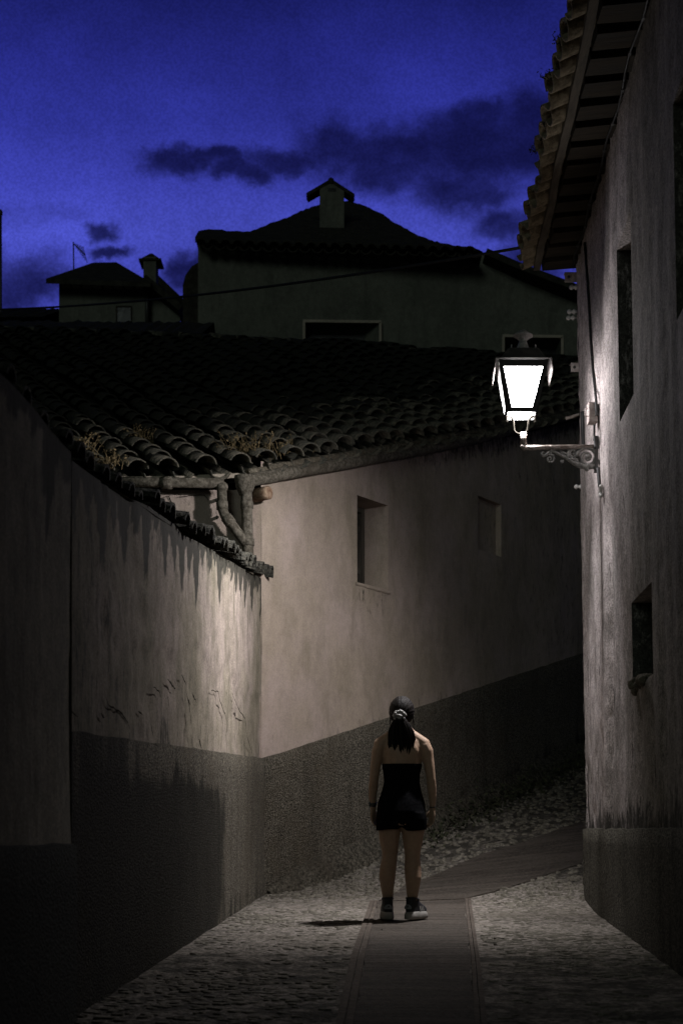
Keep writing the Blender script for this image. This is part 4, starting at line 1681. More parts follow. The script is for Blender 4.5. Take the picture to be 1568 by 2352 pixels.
# hipped roof
SIL = [(448, 545), (456, 532), (480, 527), (520, 530), (560, 533), (590, 528), (620, 514), (660, 500), (690, 486), (715, 476), (737, 470), (800, 462), (826, 468), (850, 480), (880, 494), (905, 512), (935, 528), (960, 541), (985, 551), (1010, 558), (1050, 565), (1090, 571), (1108, 578)]
ev = [(448, 553), (600, 559), (760, 563), (1095, 573), (1112, 580)]
SIL2 = []
for (xa, ya_), (xb, yb_) in zip(SIL, SIL[1:]):
    for q in range(4):
        k = q / 4
        SIL2.append((xa + (xb - xa) * k, ya_ + (yb_ - ya_) * k + (2.2 * nz(xa + 9 * q, 3, 1, 0.21) - 1.6 * abs(sin((xa + (xb - xa) * k) * 0.23)))))
SIL = SIL2 + [SIL[-1]]
rf = MB()
vs = []
for i, (x, y) in enumerate(SIL):
    h = max(0.0, (lerp_tab(ev, x) - y)) / 100.0
    yd = YB - 0.35 + 4.2 * h
    yb2 = YB + 8.6 - 4.2 * h
    xe = x
    s = at(x, y, yd)
    e = at(xe, lerp_tab(ev, xe), YB - 0.35)
    bq = V((s.x, yb2, s.z))
    be_ = V((e.x, YB + 8.8, e.z))
    vs += [e, s, bq, be_]
n = len(SIL)
rf.add(vs, [(i * 4 + j, (i + 1) * 4 + j, (i + 1) * 4 + j + 1, i * 4 + j + 1) for i in range(n - 1) for j in range(3)], False)
x = 462
while x < 1086:
    p = at(x, lerp_tab(ev, x) + 3, YB - 0.42)
    add_tile(rf, p, V((0, 0.9, 0.35)).normalized(), V((1, 0, 0)), V((0, -0.35, 0.9)), 0.125, 0.11, 0.3, seg=6, th=0.03)
    add_tile(rf, p + V((0.12, 0, -0.06)), V((0, 0.9, 0.35)).normalized(), V((1, 0, 0)), V((0, -0.35, 0.9)), 0.12, 0.11, 0.3, seg=6, th=0.03, convex=False)
    x += 28
# verge of the lower wing running down to the right
for a, b in (((1112, 592), (1202, 631)), ((1202, 631), (1345, 684)), ((1345, 684), (1520, 748))):
    rf.bar(at(a[0], a[1] - 1, YB + 0.25), at(b[0], b[1] - 1, YB + 0.25), 0.6, 0.13)
rf.build('roof', M['tile_dark'], bh)
ch = MB()
yc_ = YB + 1.2
c0, c1 = at(734, 503, yc_), at(790, 430, yc_)
ch.box(((c0.x + c1.x) / 2, yc_ + 0.16, (c0.z + c1.z) / 2 - 0.15), (c1.x - c0.x, 0.32, c1.z - c0.z + 0.3))
cm = (c0.x + c1.x) / 2
ch.add([V((c0.x, yc_, c1.z)), V((c1.x, yc_, c1.z)), V((cm, yc_, c1.z + 0.10))], [(0, 1, 2)], False)
cho = ch.build('chimney', M['plaster_back'], bh)
cp = MB()
apex = at(760, 415, yc_)
for sx, xe, ye in ((-1, 705, 447), (1, 812, 449)):
    e = at(xe, ye, yc_)
    cp.bar(V((apex.x, yc_ + 0.15, apex.z)), V((e.x, yc_ + 0.15, e.z)), 0.32, 0.07)
cp.tube([V((apex.x, yc_ - 0.03, apex.z - 0.01)), V((apex.x, yc_ + 0.33, apex.z - 0.01))], 0.065, 8)
cp.build('chimney_cap', M['tile_dark']).parent = cho
sl = MB()
sl.box(at(762, 436, yc_ - 0.003), (0.17, 0.01, 0.065))
sl.build('smoke_slot', M['hole']).parent = cho

# dark neighbour between the two back houses
nb_ = thing('outbuilding', 'black silhouette of a low building tucked against the big back house', 'building', at(437, 745, 29.0))
k = MB()
pl = [(420, 760), (420, 655), (426, 632), (440, 612), (460, 600), (460, 760)]
vs = [at(x, y, 29.2) for x, y in pl]
vs += [v + V((0, 5, 0)) for v in vs]
m = len(pl)
k.add(vs, [tuple(range(m)), tuple(range(2 * m - 1, m - 1, -1))] + [(i, (i + 1) % m, m + (i + 1) % m, m + i) for i in range(m)], False)
k.build('wall', M['tile_dark'], nb_)
# small house far left with chimney
YS2 = 36.0
sh_ = thing('house', 'small pale house far left with shallow hipped roof and stout capped chimney', 'house', at(235, 728, YS2))
k = MB()
a, b = at(136, 652, YS2), at(338, 652, YS2)
zb = at(0, 800, YS2).z
k.add([V((a.x, YS2, zb)), V((b.x, YS2, zb)), b, a, V((b.x + 0.3, YS2 + 4, zb)), V((b.x + 0.3, YS2 + 4, b.z)), V((a.x, YS2 + 4, zb)), V((a.x, YS2 + 4, a.z))], [(0, 1, 2, 3), (1, 4, 5, 2), (6, 0, 3, 7)], False)
# lean-to gable on the right
g0, g1, g2_ = at(338, 655, YS2 + 0.2), at(414, 724, YS2 + 0.2), at(338, 800, YS2 + 0.2)
k.add([g2_, V((g1.x, YS2 + 0.2, zb)), g1, g0], [(0, 1, 2, 3)], False)
k.build('wall', M['plaster_back'], sh_)
k = MB()
rimz = [(105, 633), (135, 650), (345, 654), (345, 640), (330, 626), (300, 613), (265, 604), (228, 604), (200, 611), (150, 625)]
vs = []
fr_ = [at(x, y, YS2 - 0.6) for x, y in ((106, 640), (346, 648))]
bk_ = [at(x, y, YS2 + 4.6) for x, y in ((130, 640), (346, 648))]
rg = [at(214, 603, YS2 + 2), at(268, 602, YS2 + 2)]
k.add([fr_[0], fr_[1], rg[1], rg[0], bk_[1], bk_[0]], [(0, 1, 2, 3), (1, 4, 2), (4, 5, 3, 2), (5, 0, 3)], False)
k.add([fr_[0] - V((0, 0, .12)), fr_[1] - V((0, 0, .12)), fr_[1], fr_[0], at(132, 652, YS2), at(340, 656, YS2)], [(0, 1, 2, 3), (0, 1, 5, 4)], False)
k.bar(at(336, 652, YS2 + 0.1), at(420, 722, YS2 + 0.1), 0.9, 0.16)
k.bar(at(352, 640, YS2 + 3), at(432, 716, YS2 + 3), 0.9, 0.16)
k.build('roof', M['tile_dark'], sh_)
k = MB()
x = 152
while x < 330:
    k.box(at(x, 655 + (x - 152) * 0.01, YS2 - 0.12), (0.20, 0.24, 0.10))
    x += 24
k.build('dentil_cornice', M['trim_back'], sh_)
k = MB()
k.box(at(347, 632, YS2 + 0.6), (0.32, 0.5, 0.75))
c = k.build('chimney', M['plaster_back'], sh_)
k = MB()
p0 = at(348, 606, YS2 + 0.6)
k.box(p0, (0.57, 0.6, 0.05))
k.box(p0 + V((0, 0, 0.14)), (0.52, 0.52, 0.23), taper=0.12)
k.build('chimney_cap', M['tile_dark']).parent = c
k = MB()
k.bar(at(268, 704, YS2 - 0.02), at(302, 704, YS2 - 0.02), 0.03, 0.03)
k.bar(at(268, 704, YS2 - 0.02), at(268, 740, YS2 - 0.02), 0.03, 0.03, up=(0, -1, 0))
k.bar(at(302, 704, YS2 - 0.02), at(302, 740, YS2 - 0.02), 0.03, 0.03, up=(0, -1, 0))
w = k.build('window', M['wood_dark'], sh_)
k = MB()
k.add([at(268, 704, YS2 - 0.006), at(302, 704, YS2 - 0.006), at(302, 740, YS2 - 0.006), at(268, 740, YS2 - 0.006)], [(0, 1, 2, 3)], False)
k.build('pane', M['hole']).parent = w
k = MB()
k.tube([at(338, 660, YS2 - 0.05), at(338, 740, YS2 - 0.05)], 0.05, 6)
k.build('downpipe', M['iron'], sh_)
# long low roofs between
for nm, (x0, y0, x1, y1, Y, lab) in enumerate(((-60, 712, 150, 709, 38.0, 'long low dark roof at the far left skyline below the small house'), (-200, 736, 492, 742, 26.0, 'long dark ridge roof in front of the small back house'))):
    t = thing('outbuilding', lab, 'building', at(x0, y0 + 30, Y))
    k = MB()
    a, b = at(x0, y0, Y), at(x1, y1, Y)
    dn = V((0, -3.0, -1.3))
    n = 60
    vs = []
    for i in range(n + 1):
        p = a.lerp(b, i / n) + V((0, 0, 0.035 * nz(i * 0.5, nm, 2, 1.7) + 0.02 * (i % 2)))
        vs += [p + dn, p, p + V((0, 3, -1.3))]
    k.add(vs, [(i * 3 + j, (i + 1) * 3 + j, (i + 1) * 3 + j + 1, i * 3 + j + 1) for i in range(n) for j in range(2)], False)
    k.build('roof', M['tile_dark'], t)
    k = MB()
    c = (a + b) / 2
    hh = c.z - 1.2 - ground(c.x, Y)
    k.box((c.x, Y, c.z - 1.25 - hh / 2), (b.x - a.x - 0.3, 5.0, hh))
    k.build('wall', M['plaster_back'], t)
# antenna and pole
t = thing('tv_antenna', 'thin television aerial on the roof of the small house', 'antenna', at(170, 616, YS2 + 1.5))
k = MB()
k.tube([at(170, 620, YS2 + 1.5), at(169, 556, YS2 + 1.5)], 0.018, 6)
k.build('mast', M['iron'], t)
k = MB()
a, b = at(171, 561, YS2 + 1.5), at(196, 585, YS2 + 1.5)
k.tube([a, b], 0.016, 6)
for i in range(7):
    p = a.lerp(b, 0.15 + 0.85 * i / 6)
    L = 0.05 + 0.11 * i / 6
    k.tube([p - V((0.2 * L, 0.8 * L, -L)), p + V((0.2 * L, 0.8 * L, -L))], 0.009, 5)
k.build('elements', M['iron'], t)
k = MB()
k.lathe([(0.05, -3.0), (0.04, 0), (0.035, 2.35), (0.055, 2.36), (0.055, 2.45), (0.02, 2.5)], at(2, 705, 36.5), 8)
tag(k.build('pole', M['iron']), 'thin upright pole at the very left edge of the sky', 'pole')


# ------------------------------------------------------------------ plants and litter
def weed(name, c, n, spread, h, mat, label, group, seed, leaf=0.012):
    r = random.Random(seed)
    t = thing(name, label, 'plant', c, group)
    st, lf = MB(), MB()
    for i in range(n):
        b = V(c) + V((r.gauss(0, spread), r.gauss(0, spread * 0.5), 0))
        tip = b + V((r.gauss(0, spread * 0.45), r.gauss(0, spread * 0.4), h * r.uniform(0.4, 1.1)))
        mid = b.lerp(tip, 0.5) + V((r.gauss(0, 0.012), r.gauss(0, 0.012), h * 0.08))
        st.tube([b, mid, tip], [0.004, 0.003, 0.0015], 4, False)
        for q in range(7):
            k = r.uniform(0.35, 1.05)
            p = b.lerp(tip, k) + V((r.gauss(0, leaf * 1.4), r.gauss(0, leaf * 1.4), r.gauss(0, leaf * 1.4)))
            d = V((r.gauss(0, 1), r.gauss(0, 1), r.gauss(0, 1))).normalized()
            e = d.cross(V((r.gauss(0, 1), r.gauss(0, 1), r.gauss(0, 1)))).normalized()
            L = leaf * r.uniform(0.5, 1.4)
            lf.add([p - d * L, p + e * L * 0.6, p + d * L, p - e * L * 0.6], [(0, 1, 2, 3)], False)
    st.build('stem', mat, t)
    lf.build('foliage', mat, t)


def roof_at(x, y, Y):
    return at(x, y, Y)


wg = 'weeds growing on the tile roof'
weed('weed', at(597, 1048, 13.25), 44, 0.15, 0.20, M['weed'], 'largest tuft of dry brown weeds, above the corner downpipe', wg, 1)
weed('weed', at(560, 1052, 13.2), 22, 0.10, 0.22, M['weed'], 'thin pale weed tuft just left of the largest brown tuft', wg, 2)
weed('weed', at(652, 1040, 13.7), 16, 0.10, 0.14, M['weed'], 'sparse dry tuft just right of the largest brown tuft', wg, 3)
weed('weed', at(322, 1020, 13.9), 22, 0.09, 0.17, M['weed'], 'weed tuft between tile columns in the left of the roof', wg, 4)
weed('weed', at(170, 1040, 12.6), 34, 0.16, 0.16, M['weed'], 'brown weed tuft at the roof edge behind the ragged coping', wg, 5)
weed('weed', at(232, 1072, 12.8), 26, 0.11, 0.13, M['weed'], 'low brown weed tuft at the left end of the tile eave', wg, 6)
weed('weed', at(855, 990, 16.0), 30, 0.3, 0.22, M['weed_g'], 'dark green weed clump on the roof behind the right eave', wg, 7, 0.02)
weed('weed', at(930, 985, 16.8), 26, 0.3, 0.2, M['weed_g'], 'farther dark weed clump on the roof, left of the lantern', wg, 8, 0.02)
eg = 'weeds on the right eaves'
for i, (y, lab) in enumerate(((10.2, 'small weed tuft on the tile edge of the right eaves, lowest in view'), (9.2, 'bushy weed tuft against the sky halfway up the right eaves'), (8.75, 'uppermost weed tuft on the tile edge of the right eaves'))):
    weed('weed', (wx(y) - OV + 0.07, y, EZ + 0.05), 50, 0.045, 0.05, M['weed_g'], lab, eg, 30 + i, 0.009)
# rank growth along the foot of the far wall: nobody could count it
r = random.Random(15)
k = MB()
for i in range(2600):
    t = r.uniform(2.2, 9.5)
    o = abs(r.gauss(0.18, 0.16)) + 0.03
    w = sm(2.2, 3.4, t)
    p = far_pt(t, 0, o)
    z = ground(p.x, p.y) + abs(r.gauss(0, 0.13)) * w * (1 - 0.5 * min(1, o / 0.5))
    d = V((r.gauss(0, 1), r.gauss(0, 1), r.gauss(0, 1))).normalized()
    e = d.cross(V((r.gauss(0, 1), r.gauss(0, 1), 1))).normalized()
    L = r.uniform(0.015, 0.04)
    c = V((p.x, p.y, z + 0.01))
    k.add([c - d * L, c + e * L * 0.5, c + d * L, c - e * L * 0.5], [(0, 1, 2, 3)], False)
tag(k.build('weeds', M['weed_g']), 'dark low weeds along the foot of the uphill wall', 'weeds', kind='stuff')
for i, (x, y, lab) in enumerate(((1146, 2085, 'dark dead leaf on the paving right of the channel, farthest uphill'), (1150, 2168, 'dead leaf at the dark edge of the lit paving right of the channel'), (1432, 2192, 'pair of dark scraps on the paving near the right-hand wall'), (885, 2148, 'tiny dark scrap on the brick channel just below the feet'))):
    p = ray_ground(x, y)
    q = MB()
    rr_ = random.Random(i)
    n_ = 3 if i != 3 else 1
    for j in range(n_):
        c = p + V((rr_.uniform(-.05, .05), rr_.uniform(-.05, .05), 0.034))
        a = rr_.uniform(0, 6)
        L = rr_.uniform(0.02, 0.04) if i != 3 else 0.012
        u, v = V((cos(a), sin(a), 0.15)), V((-sin(a), cos(a), 0.2))
        q.add([c - u * L, c - u * L * .2 + v * L * .5, c + u * L, c + u * L * .1 - v * L * .45 + V((0, 0, 0.01))], [(0, 1, 2, 3)], False)
    tag(q.build('dead_leaf', M['leaf']), lab, 'leaf', 'dead leaves on the paving')


# ------------------------------------------------------------------ person
PX, PY = 0.447, 10.56
PZ = ground(PX, PY) + 0.02
person = thing('person', 'person seen from behind, black strapless top and shorts, dark ponytail, on the brick channel', 'person', (PX, PY, PZ))


def ring(c, rx, ry, n=20, ax=None, sq=2.0):
    out = []
    for k in range(n):
        a = 2 * pi * k / n
        ca, sa = cos(a), sin(a)
        w = (abs(ca) ** sq + abs(sa) ** sq) ** (-1 / sq)
        out.append(V(c) + V((ca * w * rx, sa * w * ry, 0)))
    return out


def remesh(mb, name, vox, mat, parent, smooth=2, dec=None):
    me = bpy.data.meshes.new(name)
    me.from_pydata(mb.v, [], mb.f)
    o = bpy.data.objects.new('tmp_' + name, me)
    COL.objects.link(o)
    m = o.modifiers.new('r', 'REMESH')
    m.mode = 'VOXEL'
    m.voxel_size = vox
    s = o.modifiers.new('s', 'SMOOTH')
    s.iterations = smooth
    s.factor = 0.5
    dg = bpy.context.evaluated_depsgraph_get()
    me2 = bpy.data.meshes.new_from_object(o.evaluated_get(dg))
    bpy.data.objects.remove(o)
    bpy.data.meshes.remove(me)
    me2.name = name
    me2.polygons.foreach_set('use_smooth', [True] * len(me2.polygons))
    me2.materials.clear()
    me2.materials.append(mat)
    o2 = bpy.data.objects.new(name, me2)
    COL.objects.link(o2)
    o2.parent = parent
    return o2


bd = MB()
TOR = [(0.695, 0, -0.01, 0.10, 0.085), (0.73, 0, -0.012, 0.160, 0.112), (0.79, -0.004, -0.02, 0.172, 0.122), (0.86, -0.004, -0.012, 0.165, 0.112), (0.94, -0.002, 0, 0.138, 0.095),
       (1.013, 0, 0.004, 0.124, 0.086), (1.08, 0, 0.004, 0.129, 0.088), (1.15, 0.002, 0.004, 0.144, 0.096), (1.22, 0.002, 0.0, 0.154, 0.094), (1.28, 0.004, -0.006, 0.160, 0.084),
       (1.32, 0.004, -0.008, 0.150, 0.072), (1.352, 0.004, -0.008, 0.112, 0.062), (1.38, 0.004, -0.002, 0.070, 0.054), (1.41, 0.002, 0.006, 0.054, 0.052), (1.46, 0.0, 0.012, 0.051, 0.052), (1.50, 0, 0.018, 0.05, 0.052)]
bd.loft([ring((cx, cy, z), rx, ry) for z, cx, cy, rx, ry in TOR])


def limb(mb, pts, n=14):
    mb.tube([p[:3] for p in pts], [p[3] for p in pts], n)
    for p in (pts[0], pts[-1]):
        mb.ball(p[:3], p[3] * 0.98, 12, 8)


# legs (left, right)
limb(bd, [(-0.088, -0.006, 0.76, 0.093), (-0.092, 0, 0.66, 0.083), (-0.092, 0.006, 0.57, 0.072), (-0.088, 0.008, 0.50, 0.060), (-0.090, 0.004, 0.45, 0.057), (-0.103, -0.010, 0.37, 0.062), (-0.109, -0.016, 0.31, 0.061), (-0.107, -0.006, 0.22, 0.048), (-0.103, 0.0, 0.15, 0.039), (-0.102, 0.0, 0.09, 0.039)])
limb(bd, [(0.082, -0.006, 0.76, 0.095), (0.083, 0, 0.66, 0.087), (0.081, 0.006, 0.57, 0.074), (0.079, 0.008, 0.50, 0.061), (0.079, 0.004, 0.45, 0.058), (0.081, -0.010, 0.37, 0.063), (0.083, -0.016, 0.31, 0.062), (0.080, -0.006, 0.22, 0.049), (0.077, 0.0, 0.15, 0.039), (0.078, 0.0, 0.09, 0.039)])
# feet inside the shoes
limb(bd, [(-0.101, -0.02, 0.085, 0.034), (-0.1, 0.07, 0.075, 0.032), (-0.1, 0.13, 0.065, 0.026)], 10)
limb(bd, [(0.078, -0.015, 0.085, 0.034), (0.115, 0.06, 0.075, 0.032), (0.15, 0.11, 0.065, 0.026)], 10)
for sx, arm in ((1, [(0.135, -0.006, 1.305, 0.046), (0.166, -0.008, 1.283, 0.050), (0.184, -0.008, 1.245, 0.049), (0.194, -0.006, 1.19, 0.043), (0.206, -0.006, 1.12, 0.0385), (0.217, -0.004, 1.03, 0.0345), (0.222, 0.008, 0.98, 0.035), (0.228, 0.026, 0.91, 0.031), (0.230, 0.042, 0.845, 0.0235), (0.229, 0.048, 0.82, 0.023)]),
                (-1, [(-0.13, -0.006, 1.305, 0.046), (-0.158, -0.008, 1.285, 0.050), (-0.176, -0.008, 1.245, 0.049), (-0.185, -0.006, 1.19, 0.043), (-0.197, -0.006, 1.12, 0.0385), (-0.207, -0.004, 1.03, 0.0345), (-0.211, 0.008, 0.98, 0.035), (-0.215, 0.026, 0.91, 0.031), (-0.212, 0.042, 0.845, 0.0225), (-0.212, 0.048, 0.82, 0.022)])):
    limb(bd, arm)
    limb(bd, [(sx * 0.02, 0.004, 1.43, 0.040), (sx * 0.06, -0.004, 1.372, 0.044), (sx * 0.11, -0.007, 1.335, 0.046), (sx * 0.165, -0.007, 1.298, 0.047)])
    wx_, wy_, wz_ = arm[-1][:3]
    # palm faces the thigh; its flat is seen edge-on and a little turned
    dn = V((-0.04 * sx, 0.10, -1)).normalized()
    wide = V((0.55 * sx, -0.84, 0)).normalized()       # thumb side is -wide (forward, inward)
    th = dn.cross(wide).normalized()
    if th.x * sx > 0:
        th = -th                                        # th points to the palm side
    w0 = V((wx_, wy_, wz_))

    def fr(c, a, b, n=12):
        return [c + wide * cos(2 * pi * k / n) * a + th * sin(2 * pi * k / n) * b for k in range(n)]
    bd.loft([fr(w0, 0.022, 0.018), fr(w0 + dn * 0.025, 0.030, 0.016), fr(w0 + dn * 0.055, 0.037, 0.0145), fr(w0 + dn * 0.078, 0.036, 0.012), fr(w0 + dn * 0.086, 0.030, 0.009)])
    for q, (o_, L) in enumerate(((-0.028, 0.066), (-0.0095, 0.074), (0.0095, 0.069), (0.027, 0.054))):
        b0 = w0 + wide * o_ * 0.95 + dn * 0.074
        b1 = b0 + (dn + th * 0.22 + wide * o_ * 3).normalized() * L * 0.45
        b2 = b1 + (dn + th * 0.65).normalized() * L * 0.33
        b3 = b2 + (dn + th * 1.1).normalized() * L * 0.26
        bd.tube([b0, b1, b2, b3], [0.0085, 0.008, 0.0072, 0.006], 8)
        bd.ball(b3, 0.006, 8, 5)
    t0 = w0 + dn * 0.022 - wide * 0.024
    t1 = t0 + (dn * 0.75 - wide * 0.6 + th * 0.35).normalized() * 0.032
    t2 = t1 + (dn * 0.95 - wide * 0.2 + th * 0.3).normalized() * 0.027
    bd.tube([w0 + dn * 0.012 - wide * 0.008, t0, t1, t2], [0.012, 0.0115, 0.0095, 0.0075], 8)
    bd.ball(t2, 0.0075, 8, 5)
# shoulder blades
for sx in (-1, 1):
    bd.ball((sx * 0.075 + 0.003, -0.058, 1.245), 0.05, 12, 8, (0.9, 0.55, 1.25))
    bd.ball((sx * 0.083, -0.05, 0.80), 0.08, 14, 9, (0.95, 0.8, 0.85))       # seat
    bd.ball((sx * 0.07, 0.07, 1.14), 0.055, 12, 8, (1, 0.75, 0.95))
# head: skull, jaw, nose, ears, chin
hc = V((0.0, 0.03, 1.545))
bd.ball(hc, 0.1, 18, 12, (0.76, 0.92, 1.02))
bd.ball(hc + V((0, 0.03, -0.055)), 0.062, 14, 9, (0.85, 0.95, 0.95))
bd.ball(hc + V((0, 0.068, -0.095)), 0.022, 10, 6)
bd.tube([hc + V((0, 0.088, 0.01)), hc + V((0, 0.103, -0.022)), hc + V((0, 0.108, -0.034))], [0.007, 0.011, 0.012], 8)
for sx in (-1, 1):
    bd.ball(hc + V((sx * 0.076, 0.002, -0.022)), 0.03, 10, 7, (0.3, 0.6, 1.0))
    bd.ball(hc + V((sx * 0.032, 0.084, 0.012)), 0.014, 8, 6, (1.2, 0.5, 0.8))
bd.tube([hc + V((-0.022, 0.087, -0.062)), hc + V((0, 0.094, -0.061)), hc + V((0.022, 0.087, -0.062))], [0.005, 0.008, 0.005], 8)
body = remesh(bd, 'body', 0.0045, M['skin'], person, 8)
for sx in (-1, 1):
    k = MB()
    k.ball(hc + V((sx * 0.032, 0.084, 0.012)), 0.0115, 10, 7)
    k.build('eye', M['sole']).parent = person

# clothes
ck = MB()
TOPR = [(1.006, 0, 0.004, 0.133, 0.095), (1.013, 0, 0.004, 0.132, 0.094), (1.08, 0, 0.004, 0.137, 0.096), (1.12, 0.001, 0.004, 0.145, 0.101), (1.146, 0.002, 0.004, 0.150, 0.104), (1.150, 0.002, 0.004, 0.148, 0.102)]
ck.loft([ring((cx, cy, z + 0.006 * sin(0)), rx, ry, 28) for z, cx, cy, rx, ry in TOPR], caps=False)
for sx in (-1, 1):
    ck.ball((sx * 0.07, 0.075, 1.12), 0.06, 12, 8, (1, 0.75, 0.7))
tp = ck.build('strapless_top', M['cloth'])
tp.parent = person
sh = MB()
SH = [(0.708, -0.004, -0.014, 0.165, 0.118), (0.725, -0.004, -0.014, 0.178, 0.128), (0.76, -0.004, -0.02, 0.180, 0.134), (0.80, -0.004, -0.022, 0.180, 0.134), (0.86, -0.004, -0.012, 0.174, 0.124), (0.94, -0.002, 0, 0.148, 0.104), (1.0, 0, 0.004, 0.136, 0.097), (1.022, 0, 0.004, 0.134, 0.096)]
sh.loft([ring((cx, cy, z), rx, ry, 32) for z, cx, cy, rx, ry in SH])
for sx, cx in ((-1, -0.0965), (1, 0.0925)):
    sh.loft([ring((cx, -0.01, z), rx, ry, 24) for z, rx, ry in ((0.660, 0.093, 0.117), (0.70, 0.092, 0.124), (0.74, 0.092, 0.131), (0.79, 0.085, 0.128))])
sh.ball((-0.002, -0.015, 0.735), 0.05, 12, 8, (0.9, 2.2, 1.0))
sh.ball((-0.002, -0.03, 0.702), 0.03, 12, 8, (0.9, 3.2, 1.0))
so_ = remesh(sh, 'shorts', 0.0055, M['cloth'], person, 4)
for v in so_.data.vertices:
    n_ = nz(v.co.x, v.co.y, v.co.z * 0.5, 14)
    v.co += V((v.co.x, v.co.y + 0.01, 0)).normalized() * 0.006 * n_
    v.co.z += (0.020 * exp(-((v.co.x + 0.002) / 0.022) ** 2) - 0.006 * sin(v.co.x * 22)) * sm(0.735, 0.665, v.co.z)
# hair: cap pulled back, tail in separate locks, scrunchie
hr = MB()
n, m = 180, 40
tie = hc + V((-0.022, -0.108, -0.042))
vs = []
for i in range(m + 1):
    f = i / m
    a = pi / 2 - pi * 0.80 * f
    for k in range(n):
        t = 2 * pi * k / n
        front = sin(t)                                   # +1 = face side
        aa = a
        lim = -0.05 + 0.55 * max(0, front) if front > 0 else -1.05 + 0.25 * abs(cos(t)) 
        lim = max(lim, -1.05)
        aa = pi / 2 - (pi / 2 - lim) * f
        d = V((cos(t) * cos(aa) * 0.094, sin(t) * cos(aa) * 0.104, sin(aa) * 0.114))
        rel = hc + d - tie
        ang = atan2(rel.z, rel.x)
        gro = 1 + 0.008 * sin(ang * 38 + 5 * nz(ang, 1, 2, 3)) * sm(0, 0.25, f) + 0.022 * nz(ang * 11, 2, f * 0.6, 1.0)
        vs.append(hc + V((d.x * gro, d.y * gro, d.z * gro)))
hr.add(vs, [(i * n + k, i * n + (k + 1) % n, (i + 1) * n + (k + 1) % n, (i + 1) * n + k) for i in range(m) for k in range(n)])
rh_ = random.Random(77)
tail0 = tie + V((0, -0.012, -0.004))
for i in range(95):
    a = rh_.uniform(0, 2 * pi)
    q = sqrt(rh_.random())
    o0 = V((cos(a) * q * 0.022, sin(a) * q * 0.014 - 0.004, 0))
    wdt = 0.098 * q
    L = rh_.uniform(0.25, 0.335) - 0.03 * q
    lock = [tail0 + V((0, 0.02, 0.02)) + o0 * 0.8, tail0 + o0]
    fl = rh_.uniform(-0.018, 0.018)
    for j, (kz, kw) in enumerate(((0.12, 0.45), (0.3, 0.75), (0.5, 0.95), (0.72, 1.0), (0.9, 0.8), (1.0, 0.62))):
        lock.append(tail0 + V((cos(a) * wdt * kw + 0.02 * kz + fl * kz * kz, -0.005 + sin(a) * 0.020 * q + 0.022 * kz, -L * kz)))
    hr.tube(lock, [0.006, 0.0065, 0.0075, 0.008, 0.0085, 0.0075, 0.005, 0.0015], 5)
for i in range(14):   # wisps at the temples and nape
    sx = rh_.choice((-1, 1))
    p = hc + V((sx * (0.078 + rh_.uniform(0, 0.006)), 0.02 - rh_.uniform(0, 0.06), rh_.uniform(-0.03, 0.03)))
    hr.tube([p, p + V((sx * 0.006, -0.006, -0.05)), p + V((sx * rh_.uniform(-0.004, 0.010), -0.012, -rh_.uniform(0.08, 0.13)))], [0.002, 0.0018, 0.0006], 4)
ho = hr.build('hair', M['hair'])
ho.parent = person
sc_ = MB()
pts, rads = [], []
for i in range(49):
    a = 2 * pi * i / 48
    R = 0.034 + 0.004 * sin(7 * a)
    pts.append(tie + V((cos(a) * R * 1.08, -0.016 + 0.006 * sin(9 * a), sin(a) * R * 0.86)))
    rads.append(0.0125 + 0.004 * sin(15 * a) + 0.003 * sin(6 * a))
sc_.tube(pts, rads, 9, False)
sc_.tube([tie + V((0.034, -0.02, -0.012)), tie + V((0.0, -0.033, -0.002)), tie + V((-0.034, -0.022, 0.006))], [0.010, 0.0125, 0.009], 8)
sc_.tube([tie + V((0.030, -0.02, -0.026)), tie + V((0.0, -0.034, -0.02)), tie + V((-0.032, -0.02, -0.008))], [0.008, 0.011, 0.008], 8)
sc_.build('scrunchie', M['scrunchie']).parent = person
# watch on the left wrist, thin band on the right
k = MB()
k.tube([(-0.2115, 0.036, 0.868), (-0.212, 0.045, 0.84)], 0.028, 16)
k.box((-0.238, 0.038, 0.853), (0.012, 0.034, 0.036))
k.build('wristwatch', M['strap']).parent = person
k = MB()
k.tube([(0.2275, 0.043, 0.838), (0.228, 0.045, 0.830)], 0.0262, 16)
k.build('bracelet', M['strap']).parent = person


def outline(y0, y1, w, n=28, heel=0.8):
    out = []
    for k in range(n):
        a = 2 * pi * k / n
        yy = (y0 + y1) / 2 + (y1 - y0) / 2 * sin(a)
        f = (yy - y0) / (y1 - y0)
        ww = w * (heel + (1 - heel) * sm(0.1, 0.7, f)) * (abs(cos(a)) ** 0.55) * (1 if cos(a) >= 0 else -1)
        out.append((ww, yy))
    return out


